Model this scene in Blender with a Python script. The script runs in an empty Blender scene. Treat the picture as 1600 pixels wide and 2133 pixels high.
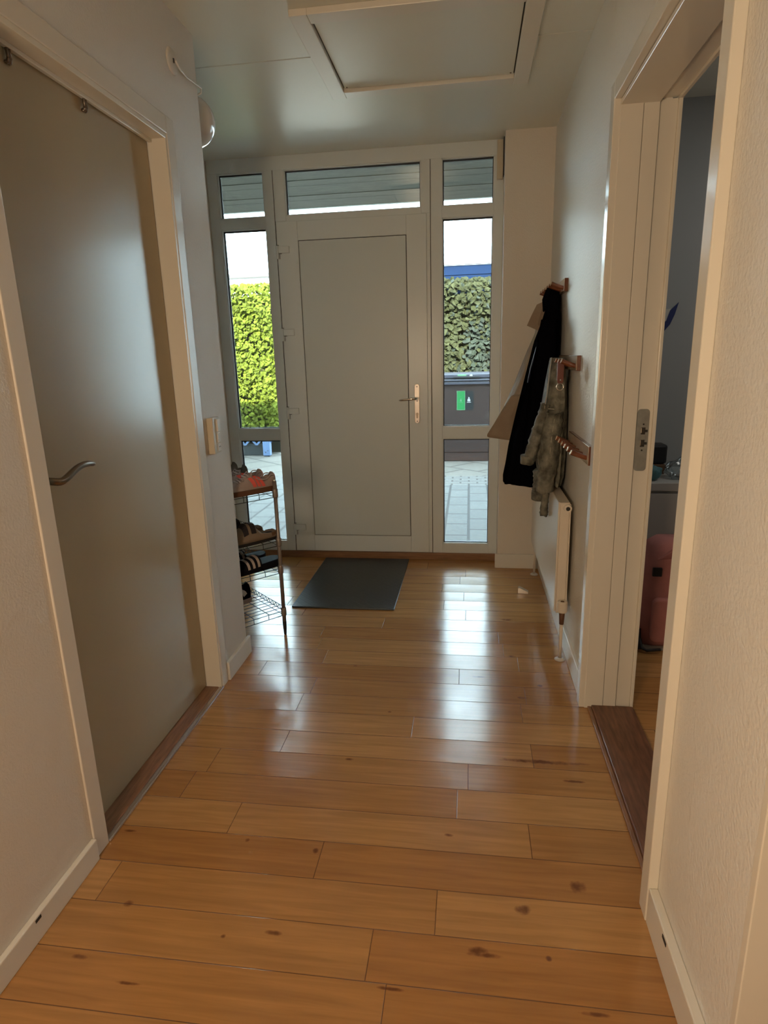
import bpy, bmesh, math, random
from mathutils import Vector, Matrix
R_ = math.radians
PI = math.pi
random.seed(7)
sc = bpy.context.scene
COL = sc.collection

# ---------------------------------------------------------------- camera, sky, sun, lights
HC = 2.527      # ceiling height
XL, XR = -1.035, 0.456   # hall side walls
YD, YR = 3.951, 3.815    # entrance frame plane, return wall plane
YC = 2.531      # end of the left wall
CAMH = 1.35
yaw, pitch, roll, FPX = 0.1421, 0.2503, -0.0276, 1272.4
cy, sy, cp, sp = math.cos(yaw), math.sin(yaw), math.cos(pitch), math.sin(pitch)
fwd = Vector((-sy*cp, cy*cp, -sp)); rgt = Vector((cy, sy, 0)); upv = rgt.cross(fwd)
cr, sr = math.cos(roll), math.sin(roll)
r2 = cr*rgt + sr*upv; u2 = -sr*rgt + cr*upv
cam_d = bpy.data.cameras.new('camera'); cam = bpy.data.objects.new('camera', cam_d); COL.objects.link(cam)
m = Matrix((r2, u2, -fwd)).transposed().to_4x4(); m.translation = Vector((0, 0, CAMH)); cam.matrix_world = m
cam_d.sensor_fit = 'VERTICAL'; cam_d.sensor_height = 36; cam_d.lens = 36*FPX/2133; cam_d.clip_start = 0.02
sc.camera = cam

W = bpy.data.worlds.new('world'); sc.world = W; W.use_nodes = True
bg = W.node_tree.nodes['Background']; bg.inputs[0].default_value = (0.74, 0.90, 1.0, 1); bg.inputs[1].default_value = 11.5

def light(name, kind, loc, energy, col, aim=None, **kw):
    d = bpy.data.lights.new(name, kind); o = bpy.data.objects.new(name, d); COL.objects.link(o)
    o.location = loc; d.energy = energy; d.color = col
    if aim is not None: o.rotation_euler = (Vector(aim)-Vector(loc)).to_track_quat('-Z', 'Y').to_euler()
    for k, v in kw.items(): setattr(d, k, v)
    return o
light('sun', 'SUN', (0, 0, 12), 27.0, (1.0, 0.93, 0.80), aim=(-1.0, 10, 12-5.5), angle=R_(0.6))
# warm light from behind the camera; its low source is unseen
light('rear_warm_light', 'AREA', (-0.63, -0.60, 1.35), 17, (1.0, 0.72, 0.46), aim=(0.15, 1.6, 0.7), size=0.4)
light('side_room_fill', 'AREA', (1.9, 2.6, 2.4), 4.6, (1.0, 0.97, 0.9), aim=(1.5, 2.8, 0), size=0.8)  # added fill that brightens the side room, no fixture known there

sc.view_settings.view_transform = 'Standard'; sc.view_settings.look = 'None'
sc.view_settings.exposure = 0.56; sc.view_settings.gamma = 1.0; sc.view_settings.use_curve_mapping = False
sc.cycles.use_denoising = True
sc.cycles.max_bounces = 10; sc.cycles.diffuse_bounces = 6; sc.cycles.glossy_bounces = 4
sc.cycles.transparent_max_bounces = 12; sc.cycles.sample_clamp_indirect = 6

# ---------------------------------------------------------------- materials
def mat(name, col, rough=0.5, metal=0.0, bump=0.0, bscale=60, bdist=0.004, var=0.0, vscale=8, spec=0.5, coat=0.0, trans=0.0, sheen=0.0, stretch=None, detail=4):
    m = bpy.data.materials.new(name); m.use_nodes = True
    nt = m.node_tree; n = nt.nodes; l = nt.links; b = n['Principled BSDF']
    b.inputs['Base Color'].default_value = (*col, 1); b.inputs['Roughness'].default_value = rough
    b.inputs['Metallic'].default_value = metal; b.inputs['Specular IOR Level'].default_value = spec
    if coat: b.inputs['Coat Weight'].default_value = coat; b.inputs['Coat Roughness'].default_value = 0.15
    if sheen: b.inputs['Sheen Weight'].default_value = sheen
    tc = n.new('ShaderNodeTexCoord'); src = tc.outputs['Object']
    if stretch:
        mp = n.new('ShaderNodeMapping'); mp.inputs['Scale'].default_value = stretch
        l.new(src, mp.inputs['Vector']); src = mp.outputs['Vector']
    if bump:
        t = n.new('ShaderNodeTexNoise'); t.inputs['Scale'].default_value = bscale; t.inputs['Detail'].default_value = detail
        bp = n.new('ShaderNodeBump'); bp.inputs['Strength'].default_value = bump; bp.inputs['Distance'].default_value = bdist
        l.new(src, t.inputs['Vector']); l.new(t.outputs['Fac'], bp.inputs['Height']); l.new(bp.outputs['Normal'], b.inputs['Normal'])
    if var:
        t = n.new('ShaderNodeTexNoise'); t.inputs['Scale'].default_value = vscale; t.inputs['Detail'].default_value = 5
        l.new(src, t.inputs['Vector'])
        r = n.new('ShaderNodeMapRange'); r.inputs[1].default_value = 0.3; r.inputs[2].default_value = 0.7
        r.inputs[3].default_value = 1-var; r.inputs[4].default_value = 1+var
        l.new(t.outputs['Fac'], r.inputs[0])
        x = n.new('ShaderNodeVectorMath'); x.operation = 'SCALE'; x.inputs[0].default_value = col
        l.new(r.outputs[0], x.inputs['Scale']); l.new(x.outputs[0], b.inputs['Base Color'])
    if trans:
        tr = n.new('ShaderNodeBsdfTranslucent'); tr.inputs[0].default_value = (*col, 1)
        mx = n.new('ShaderNodeMixShader'); mx.inputs[0].default_value = trans
        l.new(b.outputs[0], mx.inputs[1]); l.new(tr.outputs[0], mx.inputs[2]); l.new(mx.outputs[0], n['Material Output'].inputs[0])
    return m

M = {}
M['wall'] = mat('wall_plaster', (0.72, 0.675, 0.61), 0.55, bump=0.35, bscale=160, detail=3)
M['wallr'] = mat('wall_fibre_paper', (0.76, 0.75, 0.71), 0.5, bump=0.6, bscale=110, detail=3)
M['ceil'] = mat('ceiling_paint', (0.72, 0.73, 0.66), 0.33, bump=0.05, bscale=30)
M['trim'] = mat('painted_wood', (0.74, 0.71, 0.63), 0.2)
M['triml'] = mat('painted_casing', (0.72, 0.675, 0.60), 0.25)
M['base'] = mat('painted_baseboard', (0.74, 0.72, 0.66), 0.3)
M['upvc'] = mat('white_plastic_frame', (0.71, 0.76, 0.77), 0.3, bump=0.04, bscale=400)
M['doorp'] = mat('door_panel_plastic', (0.64, 0.695, 0.70), 0.38, bump=0.05, bscale=400)
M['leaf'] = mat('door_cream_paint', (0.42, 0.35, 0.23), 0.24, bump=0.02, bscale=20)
M['gap'] = mat('dark_gap', (0.03, 0.028, 0.025), 0.8)
M['gasket'] = mat('black_gasket', (0.03, 0.04, 0.05), 0.6)
M['thr'] = mat('brown_threshold', (0.16, 0.07, 0.035), 0.4, var=0.35, vscale=12, stretch=(8, 1, 8))
M['thr2'] = mat('oak_threshold', (0.25, 0.13, 0.07), 0.4, var=0.3, vscale=12, stretch=(8, 1, 8))
M['sill'] = mat('brown_sill_wood', (0.26, 0.13, 0.06), 0.4, var=0.2, vscale=10, stretch=(1, 8, 8))
M['alu'] = mat('brushed_metal_strip', (0.55, 0.50, 0.47), 0.25, metal=0.8)
M['steel'] = mat('brushed_steel', (0.24, 0.20, 0.16), 0.30, metal=1.0)
M['chrome'] = mat('chrome', (0.75, 0.73, 0.70), 0.12, metal=1.0)
M['plate'] = mat('satin_steel_plate', (0.60, 0.55, 0.50), 0.35, metal=0.7)
M['strike'] = mat('galvanised_plate', (0.40, 0.40, 0.36), 0.4, metal=0.6, var=0.15, vscale=40)
M['black'] = mat('black_plastic', (0.012, 0.012, 0.014), 0.45)
M['grey'] = mat('grey_tube', (0.27, 0.24, 0.22), 0.4, metal=0.5)
M['wire'] = mat('wire_metal', (0.05, 0.07, 0.07), 0.35, metal=0.6)
M['wood'] = mat('varnished_wood', (0.17, 0.055, 0.025), 0.22, var=0.3, vscale=20, coat=0.5, stretch=(1, .2, 1))
M['woodl'] = mat('varnished_wood_light', (0.66, 0.56, 0.44), 0.12, var=0.15, vscale=20, coat=0.6, stretch=(1, .2, 1))  # pale wood, lightened further to put window glare into the rack faces
M['rad'] = mat('radiator_enamel', (0.70, 0.64, 0.55), 0.28)
M['cream'] = mat('cream_plastic', (0.62, 0.56, 0.44), 0.35)
M['globe'] = mat('opal_glass', (0.66, 0.62, 0.58), 0.18, coat=0.6)
M['coatblk'] = mat('black_wool', (0.003, 0.003, 0.005), 1.0, bump=0.2, bscale=300, spec=0.0)
M['navy'] = mat('navy_lining', (0.012, 0.018, 0.05), 0.5)
M['beige'] = mat('beige_cotton', (0.31, 0.24, 0.175), 0.85, bump=0.4, bscale=60, var=0.15, vscale=9)
M['denim'] = mat('grey_denim', (0.15, 0.15, 0.12), 0.9, bump=1.0, bscale=22, bdist=0.02, var=0.65, vscale=22)
M['seam'] = mat('denim_seam', (0.36, 0.35, 0.29), 0.9)
M['leather'] = mat('brown_leather', (0.13, 0.035, 0.02), 0.45)
M['mauve'] = mat('mauve_suede', (0.36, 0.28, 0.25), 0.85, bump=0.2, bscale=200)
M['coral'] = mat('coral_leather', (0.80, 0.12, 0.09), 0.5)
M['lace'] = mat('pale_laces', (0.46, 0.38, 0.36), 0.9)
M['gum'] = mat('gum_rubber', (0.13, 0.06, 0.03), 0.6)
M['inner'] = mat('dark_lining', (0.02, 0.017, 0.02), 0.9)
M['shoegrey'] = mat('grey_mesh_fabric', (0.14, 0.13, 0.12), 0.9, bump=0.5, bscale=150)
M['shoetan'] = mat('khaki_suede', (0.22, 0.17, 0.12), 0.9)
M['shoemid'] = mat('light_grey_suede', (0.27, 0.26, 0.25), 0.9, var=0.2, vscale=40)
M['white'] = mat('white_rubber', (0.6, 0.58, 0.55), 0.5)
M['slide'] = mat('black_rubber', (0.010, 0.011, 0.017), 0.6, spec=0.05)
M['stripe'] = mat('pale_stripe', (0.45, 0.38, 0.34), 0.6)
M['label_green'] = mat('green_label', (0.010, 0.16, 0.04), 0.5)
M['label_lite'] = mat('pale_green_line', (0.12, 0.24, 0.14), 0.5)
M['label_white'] = mat('white_print', (0.3, 0.3, 0.3), 0.5)
M['label_dark'] = mat('dark_label', (0.006, 0.010, 0.012), 0.5)
M['bin'] = mat('brown_bin_plastic', (0.030, 0.019, 0.017), 0.4)
M['binlid'] = mat('grey_bin_lid', (0.05, 0.05, 0.065), 0.35)
M['hedge'] = mat('hedge_leaf', (0.098, 0.118, 0.013), 0.6, var=0.5, vscale=9, trans=0.3, spec=0.1)
M['ivy'] = mat('ivy_leaf', (0.030, 0.032, 0.014), 0.6, var=0.5, vscale=9, trans=0.15, spec=0.08)
M['ivyshade'] = mat('shaded_ivy_leaf', (0.009, 0.015, 0.007), 0.8, var=0.3, vscale=5, trans=0.1)  # dark leaves for painted shade patches, plus a few scattered ones
M['twig'] = mat('hedge_core', (0.018, 0.016, 0.006), 0.9, var=0.5, vscale=6)
M['blue'] = mat('blue_boards', (0.0012, 0.0095, 0.034), 0.7, spec=0.1, var=0.12, vscale=4, stretch=(1, 1, 8))
M['blueL'] = mat('pale_blue_wood', (0.07, 0.12, 0.22), 0.6, var=0.15, vscale=6)
M['fascia'] = mat('white_fascia', (0.8, 0.8, 0.8), 0.5)
M['gutter'] = mat('grey_gutter', (0.06, 0.055, 0.05), 0.5)
M['render'] = mat('white_render', (0.85, 0.83, 0.8), 0.7)
M['trough'] = mat('dark_planter', (0.010, 0.013, 0.013), 0.6)
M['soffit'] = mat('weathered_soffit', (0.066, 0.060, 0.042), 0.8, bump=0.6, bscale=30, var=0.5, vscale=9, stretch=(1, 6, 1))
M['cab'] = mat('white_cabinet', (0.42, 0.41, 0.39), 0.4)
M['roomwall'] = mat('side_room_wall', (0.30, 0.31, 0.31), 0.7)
M['pink'] = mat('dusty_pink_canvas', (0.42, 0.17, 0.155), 0.85, bump=0.3, bscale=250, var=0.12, vscale=10)
M['pinkd'] = mat('dusty_pink_flap', (0.32, 0.12, 0.11), 0.85, bump=0.3, bscale=250)
M['tissue'] = mat('light_paper', (0.45, 0.44, 0.40), 0.8)
M['darkblue'] = mat('dark_blue_paper', (0.01, 0.02, 0.10), 0.5)
M['teal'] = mat('teal_cloth_fabric', (0.06, 0.16, 0.18), 0.7, var=0.3, vscale=20)
M['brownw'] = mat('brown_wood', (0.12, 0.06, 0.025), 0.5)
M['matrub'] = None

def glass(name, tint, refl=1.0, rough=0.0):
    m = bpy.data.materials.new(name); m.use_nodes = True; nt = m.node_tree; n = nt.nodes; l = nt.links
    n.remove(n['Principled BSDF'])
    t = n.new('ShaderNodeBsdfTransparent'); t.inputs[0].default_value = (*tint, 1)
    g = n.new('ShaderNodeBsdfGlossy'); g.inputs['Roughness'].default_value = rough
    f = n.new('ShaderNodeFresnel'); f.inputs[0].default_value = 1.5
    k = n.new('ShaderNodeMath'); k.operation = 'MULTIPLY'; k.inputs[1].default_value = refl; l.new(f.outputs[0], k.inputs[0])
    mx = n.new('ShaderNodeMixShader'); l.new(k.outputs[0], mx.inputs[0]); l.new(t.outputs[0], mx.inputs[1]); l.new(g.outputs[0], mx.inputs[2])
    l.new(mx.outputs[0], n['Material Output'].inputs[0]); return m
M['glass'] = glass('window_glass', (0.93, 0.96, 0.96))
M['film'] = glass('clear_plastic_film', (0.75, 0.82, 0.85), 3.0, 0.15)

def node(nt, t, **kw):
    x = nt.nodes.new(t)
    for k, v in kw.items(): setattr(x, k, v)
    return x
def mth(nt, op, a, b=None, c=None):
    x = node(nt, 'ShaderNodeMath', operation=op)
    for i, v in enumerate((a, b, c)):
        if v is None: continue
        if isinstance(v, (int, float)): x.inputs[i].default_value = v
        else: nt.links.new(v, x.inputs[i])
    return x.outputs[0]

def floor_mat():
    m = bpy.data.materials.new('beech_parquet'); m.use_nodes = True; nt = m.node_tree; l = nt.links
    b = nt.nodes['Principled BSDF']; tc = node(nt, 'ShaderNodeTexCoord')
    s = node(nt, 'ShaderNodeSeparateXYZ'); l.new(tc.outputs['Object'], s.inputs[0]); X, Y = s.outputs[0], s.outputs[1]
    PW = 0.1292
    ry = mth(nt, 'DIVIDE', mth(nt, 'SUBTRACT', Y, 1.04), PW)
    row = mth(nt, 'FLOOR', ry); fy = mth(nt, 'SUBTRACT', ry, row)
    # half strips: some boards are split in two narrower staves
    wn = node(nt, 'ShaderNodeTexWhiteNoise', noise_dimensions='1D'); l.new(row, wn.inputs['W'])
    LN = 0.88
    rx = mth(nt, 'ADD', mth(nt, 'DIVIDE', X, LN), mth(nt, 'MULTIPLY', wn.outputs['Value'], 7.3))
    colx = mth(nt, 'FLOOR', rx); fx = mth(nt, 'SUBTRACT', rx, colx)
    cb = node(nt, 'ShaderNodeCombineXYZ'); l.new(colx, cb.inputs[0]); l.new(row, cb.inputs[1])
    wc = node(nt, 'ShaderNodeTexWhiteNoise', noise_dimensions='3D'); l.new(cb.outputs[0], wc.inputs['Vector'])
    ramp = node(nt, 'ShaderNodeValToRGB'); e = ramp.color_ramp.elements
    e[0].position = 0; e[0].color = (0.39, 0.185, 0.056, 1); e[1].position = 1; e[1].color = (0.49, 0.265, 0.10, 1)
    x = e.new(0.5); x.color = (0.435, 0.225, 0.076, 1)
    l.new(wc.outputs['Value'], ramp.inputs[0])
    # grain
    mp = node(nt, 'ShaderNodeMapping'); mp.inputs['Scale'].default_value = (1.6, 26, 1)
    off = node(nt, 'ShaderNodeVectorMath', operation='MULTIPLY_ADD'); l.new(wc.outputs['Color'], off.inputs[0]); off.inputs[1].default_value = (9, 9, 9); l.new(tc.outputs['Object'], off.inputs[2])
    l.new(off.outputs[0], mp.inputs[0])
    g = node(nt, 'ShaderNodeTexNoise'); g.inputs['Scale'].default_value = 2.2; g.inputs['Detail'].default_value = 7; g.inputs['Distortion'].default_value = 0.6; l.new(mp.outputs[0], g.inputs['Vector'])
    gr = node(nt, 'ShaderNodeMapRange'); gr.inputs[1].default_value = 0.3; gr.inputs[2].default_value = 0.7; gr.inputs[3].default_value = 0.82; gr.inputs[4].default_value = 1.14; l.new(g.outputs['Fac'], gr.inputs[0])
    c1 = node(nt, 'ShaderNodeVectorMath', operation='SCALE'); l.new(ramp.outputs[0], c1.inputs[0]); l.new(gr.outputs[0], c1.inputs['Scale'])
    # seams
    dy = mth(nt, 'MINIMUM', fy, mth(nt, 'SUBTRACT', 1.0, fy)); dy = mth(nt, 'MULTIPLY', dy, PW)
    dx = mth(nt, 'MINIMUM', fx, mth(nt, 'SUBTRACT', 1.0, fx)); dx = mth(nt, 'MULTIPLY', dx, LN)
    dmin = mth(nt, 'MINIMUM', dy, dx)
    sm = node(nt, 'ShaderNodeMapRange'); sm.inputs[1].default_value = 0.0003; sm.inputs[2].default_value = 0.0016; sm.inputs[3].default_value = 1; sm.inputs[4].default_value = 0; l.new(dmin, sm.inputs[0])
    # knots: (x, y, halflength x, halfwidth y)
    kn = [(-.422,1.392,.008,.010),(.29,1.347,.022,.016),(.143,1.263,.022,.013),(.045,1.132,.04,.006),(-.629,1.409,.007,.008),(-.996,1.407,.022,.005),
          (.343,1.76,.035,.006),(-.461,1.132,.022,.006),(.03,1.14,.02,.012),(.271,1.026,.03,.005),(-.16,1.03,.03,.004),(-.75,.975,.03,.004),(.255,1.85,.14,.010),
          (.19,1.14,.007,.006),(-.05,1.49,.012,.006),(.05,2.4,.03,.006),(.2,2.6,.02,.008),(-.4,1.80,.015,.006),(.22,2.25,.02,.008),(-.3,2.1,.008,.006),
          (-.86,1.17,.012,.010),(-.58,1.11,.006,.005),(-.9,1.02,.02,.006),(.2,3.0,.03,.008),(.3,2.35,.012,.008),(-.5,2.45,.01,.006)]
    ns = node(nt, 'ShaderNodeTexNoise'); ns.inputs['Scale'].default_value = 45; l.new(tc.outputs['Object'], ns.inputs['Vector'])
    kv = None
    for (kx, ky, a, bb) in kn:
        q = mth(nt, 'ADD', mth(nt, 'POWER', mth(nt, 'ABSOLUTE', mth(nt, 'DIVIDE', mth(nt, 'SUBTRACT', X, kx), a)), 2), mth(nt, 'POWER', mth(nt, 'ABSOLUTE', mth(nt, 'DIVIDE', mth(nt, 'SUBTRACT', Y, ky), bb)), 2))
        kv = q if kv is None else mth(nt, 'MINIMUM', kv, q)
    kv = mth(nt, 'ADD', kv, mth(nt, 'MULTIPLY', mth(nt, 'SUBTRACT', ns.outputs['Fac'], 0.5), 2.6))
    km = node(nt, 'ShaderNodeMapRange'); km.inputs[1].default_value = 0.0; km.inputs[2].default_value = 1.3; km.inputs[3].default_value = 0.8; km.inputs[4].default_value = 0; l.new(kv, km.inputs[0])
    mx = node(nt, 'ShaderNodeMix', data_type='RGBA'); l.new(sm.outputs[0], mx.inputs[0]); l.new(c1.outputs[0], mx.inputs[6]); mx.inputs[7].default_value = (0.10, 0.045, 0.02, 1)
    mk = node(nt, 'ShaderNodeMix', data_type='RGBA'); l.new(km.outputs[0], mk.inputs[0]); l.new(mx.outputs[2], mk.inputs[6]); mk.inputs[7].default_value = (0.10, 0.03, 0.015, 1)
    l.new(mk.outputs[2], b.inputs['Base Color'])
    # gloss with wear
    n2 = node(nt, 'ShaderNodeTexNoise'); n2.inputs['Scale'].default_value = 9; n2.inputs['Detail'].default_value = 6; l.new(tc.outputs['Object'], n2.inputs['Vector'])
    rr = node(nt, 'ShaderNodeMapRange'); rr.inputs[1].default_value = 0.3; rr.inputs[2].default_value = 0.7; rr.inputs[3].default_value = 0.15; rr.inputs[4].default_value = 0.22; l.new(n2.outputs['Fac'], rr.inputs[0]); l.new(rr.outputs[0], b.inputs['Roughness'])
    b.inputs['Specular IOR Level'].default_value = 0.75
    # boards dished a little across their width, seams sunk
    cup = mth(nt, 'MULTIPLY', mth(nt, 'POWER', mth(nt, 'SUBTRACT', fy, 0.5), 2), 0.0022)
    tilt = mth(nt, 'MULTIPLY', mth(nt, 'MULTIPLY', fy, mth(nt, 'SUBTRACT', wc.outputs['Value'], 0.5)), 0.0016)
    wob = mth(nt, 'MULTIPLY', g.outputs['Fac'], 0.0002)
    h = mth(nt, 'SUBTRACT', mth(nt, 'ADD', mth(nt, 'ADD', cup, tilt), wob), mth(nt, 'MULTIPLY', sm.outputs[0], 0.0008))
    bp = node(nt, 'ShaderNodeBump'); bp.inputs['Strength'].default_value = 0.7; bp.inputs['Distance'].default_value = 1.0; l.new(h, bp.inputs['Height']); l.new(bp.outputs[0], b.inputs['Normal'])
    return m
M['floor'] = floor_mat()

def mat_mat():
    m = mat('ribbed_rubber_mat', (0.028, 0.040, 0.048), 0.42); nt = m.node_tree; l = nt.links; b = nt.nodes['Principled BSDF']
    tc = node(nt, 'ShaderNodeTexCoord'); mp = node(nt, 'ShaderNodeMapping'); mp.inputs['Rotation'].default_value = (0, 0, R_(45)); l.new(tc.outputs['Object'], mp.inputs[0])
    br = node(nt, 'ShaderNodeTexBrick'); br.inputs['Scale'].default_value = 14; br.inputs['Mortar Size'].default_value = 0.06; br.inputs['Brick Width'].default_value = 1.0; br.inputs['Row Height'].default_value = 0.5
    l.new(mp.outputs[0], br.inputs['Vector']); bp = node(nt, 'ShaderNodeBump'); bp.inputs['Strength'].default_value = 0.8; bp.inputs['Distance'].default_value = 0.003; bp.invert = True
    l.new(br.outputs['Fac'], bp.inputs['Height']); l.new(bp.outputs[0], b.inputs['Normal']); return m
M['matrub'] = mat_mat()

def brick_mat(name, c1, c2, mortar, bw, rh, rot=0, ms=0.012, scale=1.0, bump=0.4, rough=0.8, off=0.5):
    m = mat(name, c1, rough); nt = m.node_tree; l = nt.links; b = nt.nodes['Principled BSDF']
    tc = node(nt, 'ShaderNodeTexCoord'); mp = node(nt, 'ShaderNodeMapping'); mp.inputs['Rotation'].default_value = (0, 0, R_(rot)); l.new(tc.outputs['Object'], mp.inputs[0])
    br = node(nt, 'ShaderNodeTexBrick'); br.offset = off
    for k, v in (('Scale', scale), ('Mortar Size', ms), ('Brick Width', bw), ('Row Height', rh), ('Mortar Smooth', 0.1)): br.inputs[k].default_value = v
    br.inputs['Color1'].default_value = (*c1, 1); br.inputs['Color2'].default_value = (*c2, 1); br.inputs['Mortar'].default_value = (*mortar, 1)
    l.new(mp.outputs[0], br.inputs['Vector']); l.new(br.outputs['Color'], b.inputs['Base Color'])
    t = node(nt, 'ShaderNodeTexNoise'); t.inputs['Scale'].default_value = 30; t.inputs['Detail'].default_value = 6; l.new(tc.outputs['Object'], t.inputs['Vector'])
    mx = node(nt, 'ShaderNodeMix', data_type='RGBA', blend_type='MULTIPLY'); mx.inputs[0].default_value = 0.5; l.new(br.outputs['Color'], mx.inputs[6])
    rp = node(nt, 'ShaderNodeMapRange'); rp.inputs[1].default_value = .3; rp.inputs[2].default_value = .7; rp.inputs[3].default_value = .7; rp.inputs[4].default_value = 1.3; l.new(t.outputs['Fac'], rp.inputs[0])
    l.new(rp.outputs[0], mx.inputs[7]); l.new(mx.outputs[2], b.inputs['Base Color']); return m
M['paver'] = brick_mat('concrete_pavers', (0.060, 0.062, 0.060), (0.052, 0.053, 0.052), (0.012, 0.012, 0.012), 0.36, 0.21, 90, 0.013)
M['paver2'] = brick_mat('large_diagonal_pavers', (0.075, 0.068, 0.058), (0.065, 0.06, 0.05), (0.025, 0.022, 0.018), 0.5, 0.5, 42, 0.018)
M['cobble'] = brick_mat('small_pavers', (0.08, 0.078, 0.073), (0.07, 0.068, 0.065), (0.02, 0.02, 0.018), 0.20, 0.10, 0, 0.012)
M['brick'] = brick_mat('house_brick', (0.30, 0.16, 0.10), (0.24, 0.12, 0.08), (0.3, 0.28, 0.25), 0.23, 0.07, 0, 0.01)

# ---------------------------------------------------------------- mesh helpers
def box(bm, x0, x1, y0, y1, z0, z1):
    vs = [bm.verts.new((x, y, z)) for x in (x0, x1) for y in (y0, y1) for z in (z0, z1)]
    for f in ((0,1,3,2),(4,6,7,5),(0,4,5,1),(2,3,7,6),(0,2,6,4),(1,5,7,3)): bm.faces.new([vs[i] for i in f])
def tube(bm, pts, r, n=8, cap=True, closed=False):
    pts = [Vector(p) for p in pts]; rs = r if isinstance(r, (list, tuple)) else [r]*len(pts)
    rings = []; ref = None
    for i, p in enumerate(pts):
        a = pts[i-1] if (i > 0 or closed) else p; b = pts[(i+1) % len(pts)] if (i < len(pts)-1 or closed) else p
        t = (b-a).normalized()
        if ref is None: ref = t.orthogonal().normalized()
        else: ref = (ref - t*ref.dot(t)).normalized()
        s = t.cross(ref)
        rings.append([bm.verts.new(p + (ref*math.cos(2*PI*k/n) + s*math.sin(2*PI*k/n))*rs[i]) for k in range(n)])
    m_ = len(rings)
    for i in range(m_ if closed else m_-1):
        A, B = rings[i], rings[(i+1) % m_]
        for k in range(n): bm.faces.new((A[k], A[(k+1) % n], B[(k+1) % n], B[k]))
    if cap and not closed:
        bm.faces.new(rings[0][::-1]); bm.faces.new(rings[-1])
def lathe(bm, prof, c=(0,0,0), axis='Z', n=24):
    c = Vector(c); rings = []
    for (r, h) in prof:
        ring = []
        for k in range(n):
            a = 2*PI*k/n; u, v = r*math.cos(a), r*math.sin(a)
            q = (u, v, h) if axis == 'Z' else ((h, u, v) if axis == 'X' else (v, h, u))
            ring.append(bm.verts.new(c + Vector(q)))
        rings.append(ring)
    for A, B in zip(rings, rings[1:]):
        for k in range(n): bm.faces.new((A[k], A[(k+1) % n], B[(k+1) % n], B[k]))
    bm.faces.new(rings[0][::-1]); bm.faces.new(rings[-1])
def prism(bm, poly, t, frame):
    """poly in 2-D, extruded by t; frame = (origin, u, v, w)"""
    o, u, v, w = [Vector(q) for q in frame]
    A = [bm.verts.new(o + u*a + v*b) for a, b in poly]; B = [bm.verts.new(o + u*a + v*b + w*t) for a, b in poly]
    bm.faces.new(A[::-1]); bm.faces.new(B); k = len(A)
    for i in range(k): bm.faces.new((A[i], A[(i+1) % k], B[(i+1) % k], B[i]))
def rrect(x0, x1, y0, y1, r, n=4):
    out = []
    for cx, cy_, a0 in ((x1-r, y1-r, 0), (x0+r, y1-r, 90), (x0+r, y0+r, 180), (x1-r, y0+r, 270)):
        for k in range(n+1):
            a = R_(a0 + 90*k/n); out.append((cx + r*math.cos(a), cy_ + r*math.sin(a)))
    return out
def ell(cx, cy_, rx, ry, n=20, a0=0): return [(cx+rx*math.cos(2*PI*k/n+a0), cy_+ry*math.sin(2*PI*k/n+a0)) for k in range(n)]

def obj(name, bm, m, parent=None, smooth=False, bevel=0, seg=2, sub=0, label=None):
    bmesh.ops.recalc_face_normals(bm, faces=bm.faces)
    me = bpy.data.meshes.new(name); bm.to_mesh(me); bm.free()
    for q in (m if isinstance(m, (list, tuple)) else [m]): me.materials.append(M[q] if isinstance(q, str) else q)
    o = bpy.data.objects.new(name, me); COL.objects.link(o)
    if smooth:
        for p in me.polygons: p.use_smooth = True
    if bevel:
        b = o.modifiers.new('bevel', 'BEVEL'); b.width = bevel; b.segments = seg; b.limit_method = 'ANGLE'; b.angle_limit = R_(40)
    if sub:
        s = o.modifiers.new('subdivision', 'SUBSURF'); s.levels = sub; s.render_levels = sub
    if parent is not None: o.parent = parent; o.matrix_parent_inverse = Matrix.Identity(4)
    if label: o['label'] = label
    return o
def NB(): return bmesh.new()
def bxo(name, dims, m, parent=None, bevel=0, **k):
    bm = NB(); box(bm, *dims); return obj(name, bm, m, parent, bevel=bevel, **k)
def boxes(name, lst, m, parent=None, bevel=0, **k):
    bm = NB()
    for d in lst: box(bm, *d)
    return obj(name, bm, m, parent, bevel=bevel, **k)
def thing(name, label, cat, loc=(0,0,0), rotz=0, group=None):
    o = bpy.data.objects.new(name, None); COL.objects.link(o); o.empty_display_size = 0.05
    o.location = loc; o.rotation_euler = (0, 0, rotz); o['label'] = label; o['category'] = cat
    if group: o['group'] = group
    return o
def tag(o, label, cat, group=None):
    o['label'] = label; o['category'] = cat
    if group: o['group'] = group
    return o
def struct(o, label=None):
    o['kind'] = 'structure'
    if label: o['label'] = label
    return o
def dup(root, loc=None, rotz=None, label=None):
    r = root.copy(); COL.objects.link(r)
    if loc is not None: r.location = loc
    if rotz is not None: r.rotation_euler = (0, 0, rotz)
    if label: r['label'] = label
    for ch in list(root.children):
        c = ch.copy(); COL.objects.link(c); c.parent = r
        for g in list(ch.children):
            d = g.copy(); COL.objects.link(d); d.parent = c
    return r

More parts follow.
